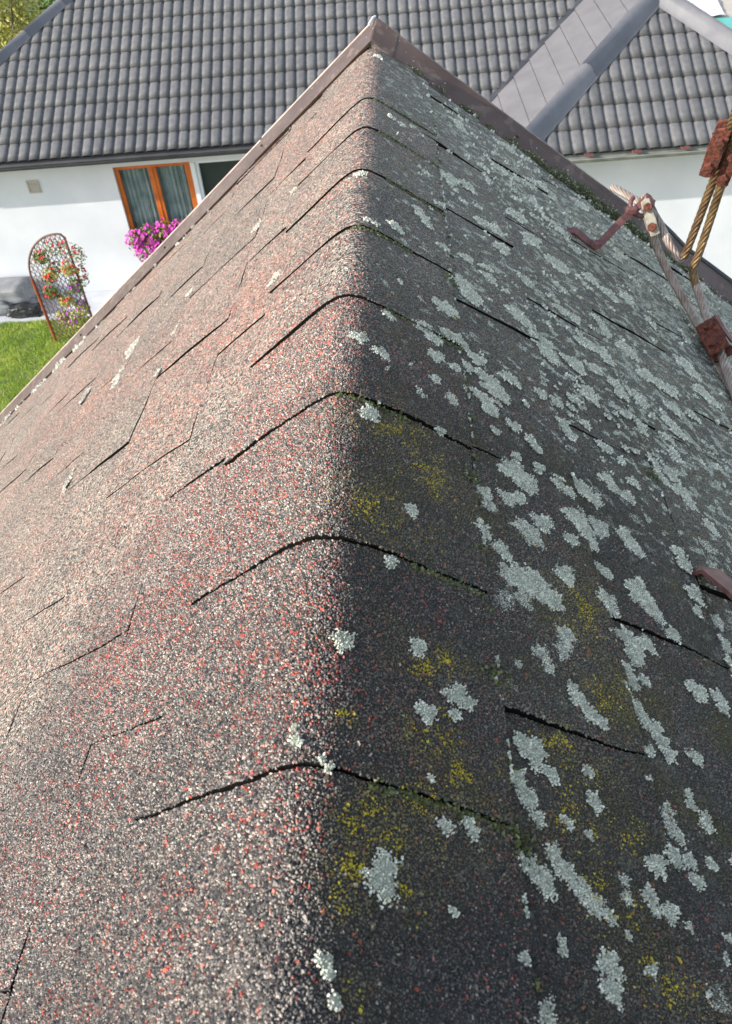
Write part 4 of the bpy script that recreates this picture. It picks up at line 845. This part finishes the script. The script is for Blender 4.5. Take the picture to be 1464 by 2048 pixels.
# flower box of petunias
def leaf_cluster(name, m, parent, centres, n, size, seed, flat=False, up=.0):
    g = np.random.default_rng(seed); C = np.array(centres, float); k = g.integers(0, len(C), n)
    dirn = g.normal(size=(n, 3)); dirn /= np.linalg.norm(dirn, axis=1, keepdims=True); rad = g.uniform(.45, 1, n) ** .6
    P = C[k, :3] + dirn * C[k, 3:6] * rad[:, None]; nn = dirn + g.normal(0, .5, (n, 3)); nn[:, 2] += up; nn /= np.linalg.norm(nn, axis=1, keepdims=True)
    T = np.cross(nn, g.normal(size=(n, 3))); T /= np.linalg.norm(T, axis=1, keepdims=True); B = np.cross(nn, T); s = size * g.uniform(.6, 1.3, n)[:, None]
    V = np.stack([P - T * s, P + B * s * .55 + nn * s * .15, P + T * s, P - B * s * .55 + nn * s * .15], 1).reshape(-1, 3)
    return np_mesh(name, V, np.arange(n * 4), np.arange(n) * 4, np.full(n, 4), [m], None, False, None, parent)
def blossoms(name, m, parent, centres, n, size, seed, front=True):
    g = np.random.default_rng(seed); C = np.array(centres, float); k = g.integers(0, len(C), n)
    d = g.normal(size=(n, 3)); d[:, 1] = -np.abs(d[:, 1]) - .2; d[:, 2] += .35; d /= np.linalg.norm(d, axis=1, keepdims=True)
    P = C[k, :3] + d * C[k, 3:6] * g.uniform(.85, 1.15, (n, 1)); T = np.cross(d, g.normal(size=(n, 3))); T /= np.linalg.norm(T, axis=1, keepdims=True); B = np.cross(d, T); s = size * g.uniform(.7, 1.25, n)
    V = []; F = []; 
    for q in range(11):
        if q == 10: V.append(P); continue
        a = 2 * PI * q / 10; rr = s * (1.0 if q % 2 == 0 else .62); V.append(P + (T * math.cos(a) + B * math.sin(a)) * rr[:, None] + d * (s * .35)[:, None])
    V = np.stack(V, 1).reshape(-1, 3); base = np.arange(n)[:, None] * 11
    F = np.concatenate([base + np.array([[10, q, (q + 1) % 10]]) for q in range(10)])
    return np_mesh(name, V, F.ravel(), np.arange(len(F)) * 3, np.full(len(F), 3), [m], None, False, None, parent)
fb = house_empty('flower_box', 'window box overflowing with magenta petunias under the orange framed window', 'flower box')
mb = MB(); mb.box(-4.72, -3.4, 14.36, 14.60, -5.98, -5.80); mb.build('box', M['wood'], fb)
cc = [(-4.62, 14.42, -5.80, .20, .22, .20), (-4.35, 14.40, -5.74, .22, .22, .24), (-4.05, 14.40, -5.72, .22, .22, .26), (-3.75, 14.40, -5.72, .22, .22, .22), (-3.5, 14.42, -5.70, .2, .2, .2), (-4.5, 14.34, -6.02, .2, .17, .22), (-4.2, 14.32, -6.02, .22, .17, .26), (-3.9, 14.32, -5.98, .2, .15, .24)]
leaf_cluster('foliage', M['leaf'], fb, cc, 1700, .035, 1)['kind'] = 'stuff'; blossoms('petunia_blossoms', M['magenta'], fb, cc, 430, .038, 2)['kind'] = 'stuff'

# ------------------------------------------------------------------ garden
def house_local(o): o.location = HO; o.rotation_euler = (0, 0, HA); return o
mb = MB(); mb.add([(-90, -20, ZG - .008), (90, -20, ZG - .008), (90, 160, ZG - .008), (-90, 160, ZG - .008)], [(0, 1, 2, 3)]); tag(house_local(mb.build('ground', M['soil'])), kind='structure')
mb = MB(); mb.box(-12, 2.5, 13.60, 14.64, ZG - .1, ZG + .03); tag(house_local(mb.build('patio', M['paving'])), kind='structure')
g = np.random.default_rng(9); n = 52000
bx = g.uniform(-8.2, -5.3, n); by = g.uniform(9.8, 13.62, n); hh = g.uniform(.025, .06, n); a = g.uniform(0, 6.28, n); w = .004
tuft = .5 + .5 * np.sin(bx * 9 + 2 * np.sin(by * 7)) * np.sin(by * 11 + np.sin(bx * 5)); hh *= .6 + .8 * tuft
V = np.stack([np.stack([bx - np.cos(a) * w, by - np.sin(a) * w, np.full(n, ZG)], -1), np.stack([bx + np.cos(a) * w, by + np.sin(a) * w, np.full(n, ZG)], -1), np.stack([bx + g.normal(0, .02, n), by + g.normal(0, .02, n), ZG + hh], -1)], 1).reshape(-1, 3)
o = np_mesh('lawn_grass', V, np.arange(n * 3), np.arange(n) * 3, np.full(n, 3), [M['blade']]); house_local(o); tag(o, 'short bright green lawn in front of the pale paving strip', 'grass', kind='stuff')
# covered garden bench box and black sheet
def lumpy_box(name, x0, x1, y0, y1, z0, z1, m, parent, amp, seed, nx=16, ny=10, nz=8):
    bm = bmesh.new(); bmesh.ops.create_cube(bm, size=1); bmesh.ops.subdivide_edges(bm, edges=bm.edges[:], cuts=9, use_grid_fill=True); g = np.random.default_rng(seed); ph = g.uniform(0, 6, 9)
    for v in bm.verts:
        p = v.co.copy(); r = max(abs(p.x), abs(p.y), abs(p.z)) * 2; q = p.normalized() * .5 * 1.25; p = p.lerp(q, .12)
        f = amp * (math.sin(p.x * 9 + ph[0] + 2 * math.sin(p.z * 7 + ph[1])) * .6 + math.sin(p.y * 13 + p.x * 5 + ph[2]) * .4 + .3 * math.sin(p.z * 19 + p.x * 11 + ph[3]))
        p *= 1 + f; v.co = Vector(((x0 + x1) / 2 + p.x * (x1 - x0), (y0 + y1) / 2 + p.y * (y1 - y0), max(z0, (z0 + z1) / 2 + p.z * (z1 - z0))))
    me = bpy.data.meshes.new(name); bm.to_mesh(me); bm.free(); me.materials.append(m); me.polygons.foreach_set('use_smooth', [True] * len(me.polygons)); o = link(bpy.data.objects.new(name, me), parent); return o
bench = house_empty('garden_bench', 'garden bench wrapped in a grey vinyl cover against the white wall', 'bench')
lumpy_box('cover', -9.2, -6.98, 13.95, 14.56, ZG + .03, ZG + .50, M['cover'], bench, .05, 3)
lumpy_box('skirt', -9.3, -7.35, 13.82, 14.1, ZG + .03, ZG + .34, M['cover'], bench, .09, 5)
bag = house_empty('plastic_sheet', 'crumpled black plastic sheet lying at the foot of the covered bench', 'plastic sheet')
lumpy_box('sheet', -7.32, -6.72, 13.70, 13.94, ZG + .03, ZG + .24, M['tarp'], bag, .16, 8)
# fan trellis
TY = 12.75; KT = 12.75 / 13.40
trl = house_empty('garden_trellis', 'arched rust brown lattice trellis standing on the lawn edge', 'trellis')
xl, xr, zt0, zt1 = -6.44 * KT, -5.58 * KT, -6.00 * KT, -5.20 * KT
mb = MB(); mb.tube([(xl, TY, ZG), (xl, TY, zt0)], .030, 8); mb.build('post', M['rustpost'], trl); mb = MB(); mb.tube([(xr, TY, ZG), (xr, TY, zt1 - .06)], .022, 8); mb.build('post', M['lattice'], trl)
arc = [(xl + (xr - .12 - xl) * (1 - math.cos(t)), TY, zt0 + (zt1 - zt0) * math.sin(t)) for t in [PI / 2 * k / 12 for k in range(13)]] + [(xr - .05, TY, zt1 - .01), (xr, TY, zt1 - .08)]
mb = MB(); mb.tube(arc, .019, 8); mb.build('arch', M['lattice'], trl)
def topz(x):
    c = 1 - (x - xl) / (xr - .12 - xl); c = max(-.0, min(1, c)); return zt0 + (zt1 - zt0) * math.sqrt(max(0, 1 - c * c))
for k in range(1, 10):
    x = xl + (xr - xl) * k / 10; mb = MB(); mb.tube([(x, TY + .012, ZG + .1), (x, TY + .012, topz(x))], .0055, 5); mb.build('lattice_rod', M['lattice'], trl)
mb = MB()
for s in (1, -1):
    for k in range(-9, 30):
        pts_ = []
        for q in range(0, 41):
            x = xl + (xr - xl) * q / 40; z = ZG + .1 + k * .11 + s * (x - xl) * 1.3 + (0 if s > 0 else 1.1)
            if ZG + .05 < z < topz(x): pts_.append((x, TY - .012 * s, z))
        if len(pts_) > 1: mb.tube([pts_[0], pts_[-1]], .0055, 5)
mb.build('lattice_diagonals', M['lattice'], trl)['kind'] = 'stuff'
# pots hanging on it
pots = [((x_ + .14) * KT, z_ * KT, *r_) for x_, z_, *r_ in [(-6.22, -5.62, 'teal', 'redpetal', 'small teal pot hanging high on the trellis'), (-6.18, -5.98, 'teal', 'redpetal', 'larger teal pot hanging in the middle of the trellis'), (-6.28, -6.30, 'teal', 'redpetal', 'teal pot low on the trellis beside the rusty post'),
        (-5.80, -5.88, 'cream', 'redpetal', 'cream pot near the right post of the trellis'), (-5.80, -6.22, 'cream', 'violet', 'cream pot with violet flowers low on the right of the trellis'), (-6.05, -6.48, 'cream', 'redpetal', 'lowest cream pot with a red flower on the trellis')]]
for i, (x, z, pc, fc, lb) in enumerate(pots):
    p = house_empty('hanging_pot', lb, 'flower pot', 'flower pots hanging on the trellis'); mb = MB(); yy = TY - .09
    n = 12; vs = []; prof = [(0.001, -.06), (.042, -.06), (.060, .045), (.066, .05), (.066, .062), (.052, .062), (.050, .03), (.001, .03)]
    for (r_, dz_) in prof:
        for k in range(n): vs.append((x + r_ * math.cos(2 * PI * k / n), yy + r_ * math.sin(2 * PI * k / n), z + dz_))
    mb.add(vs, [(r_ * n + k, r_ * n + (k + 1) % n, (r_ + 1) * n + (k + 1) % n, (r_ + 1) * n + k) for r_ in range(len(prof) - 1) for k in range(n)], 0, True); mb.build('pot', M[pc], p)
    c5 = [(x, yy, z + .12, .12, .10, .09), (x + .06, yy - .02, z + .05, .10, .08, .10), (x - .05, yy - .02, z + .03, .09, .08, .09)]
    leaf_cluster('foliage', M['yleaf' if i % 2 else 'leaf'], p, c5, 300, .026, 40 + i)['kind'] = 'stuff'; blossoms('blossoms', M[fc], p, c5, 13, .027, 60 + i)['kind'] = 'stuff'
cl_ = house_empty('climbing_plant', 'tall red geraniums rising along the right side of the trellis', 'plant')
c5 = [((q[0] + .12) * KT, q[1], q[2] * KT, *q[3:]) for q in [(-5.95, TY - .03, -5.42, .16, .12, .16), (-5.72, TY - .05, -5.48, .16, .12, .2), (-5.55, TY, -5.62, .12, .1, .2), (-6.05, TY - .03, -5.8, .12, .1, .12), (-5.6, TY, -6.0, .1, .1, .2)]]
leaf_cluster('foliage', M['leaf'], cl_, c5, 500, .026, 90)['kind'] = 'stuff'; blossoms('blossoms', M['redpetal'], cl_, c5, 42, .027, 91)['kind'] = 'stuff'
lo = house_empty('low_plant', 'yellow green bushy plant with violet flowers at the foot of the trellis', 'plant')
c5 = [(-5.62, TY - .05, -6.52, .2, .16, .2), (-5.80, TY - .05, -6.45, .14, .12, .14), (-5.42, TY - .02, -6.3, .14, .12, .16)]
leaf_cluster('foliage', M['yleaf'], lo, c5, 700, .030, 92)['kind'] = 'stuff'; blossoms('blossoms', M['violet'], lo, c5, 40, .027, 93)['kind'] = 'stuff'
# tree far left behind the house
tr = house_empty('autumn_tree', 'yellow green leafy tree behind the left corner of the house', 'tree')
mb = MB(); mb.tube([(-9.6, 22, ZG), (-9.55, 22, -5.2), (-9.4, 22.1, -3.6), (-9.2, 22.1, -2.2)], [.2, .15, .10, .03], 10); mb.build('trunk', M['bark'], tr)
for q in ((-10.6, 21.6, -3.2), (-8.5, 21.7, -3.3), (-9.0, 22.8, -2.4), (-9.9, 21.3, -4.2), (-8.4, 22.1, -2.5)):
    mb = MB(); mb.tube([(-9.5, 22, -4.8), ((-9.5 + q[0]) / 2, q[1], -4.1), q], [.07, .05, .015], 6); mb.build('branch', M['bark'], tr)
g = np.random.default_rng(12); c5 = []
for k in range(60):
    d = g.normal(size=3); d /= np.linalg.norm(d); r_ = g.uniform(.4, 1) ** .5; c5.append((-9.35 + d[0] * 1.45 * r_, 22 + d[1] * 1.2 * r_, -3.35 + d[2] * 1.55 * r_, .34, .34, .30))
leaf_cluster('crown', M['yleaf'], tr, c5, 9000, .055, 14, up=.3)['kind'] = 'stuff'
# hedge-green slope and things past the wing
mb = MB(); mb.box(-14, -2, 30, 31, ZG, ZG + 3.0); 
hd = house_empty('garden_hedge', 'dark green hedge far behind the left end of the house', 'hedge'); leaf_cluster('foliage', M['grass'], hd, [(-14 + k * .6, 30, -5.2 + .15 * math.sin(k), .55, .5, 1.7) for k in range(22)], 7000, .12, 17)['kind'] = 'stuff'
mb = MB(); 
fl = house_empty('fleece_sheet', 'white sheet spread on the ground past the right hip of the roof', 'sheet')
gx, gy = 14, 14; mb = MB(); vs = []
for i in range(gx + 1):
    for j in range(gy + 1):
        u, v = i / gx, j / gy; x = 12.3 + 1.2 * v + u * (1.5 + .4 * v); y = 34.6 - .4 * u + 7 * v; vs.append((x, y, ZG + .15 + .035 * math.sin(u * 9 + 3 * math.sin(v * 9)) + .02 * math.sin(v * 31)))
mb.add(vs, [(i * (gy + 1) + j, (i + 1) * (gy + 1) + j, (i + 1) * (gy + 1) + j + 1, i * (gy + 1) + j + 1) for i in range(gx) for j in range(gy)], 0, True); mb.build('cloth', M['fleece'], fl)
pv = house_empty('green_mat', 'teal green mat on the ground in the far right corner', 'mat'); mb = MB(); mb.box(12.3, 15.5, 31.0, 34.4, ZG + .01, ZG + .06); mb.build('mat_sheet', M['greentarp'], pv)
mb = MB(); mb.box(11.0, 24, 34.5, 60, ZG - .05, ZG + .02); tag(house_local(mb.build('gravel_yard', M['beige'])), kind='structure')
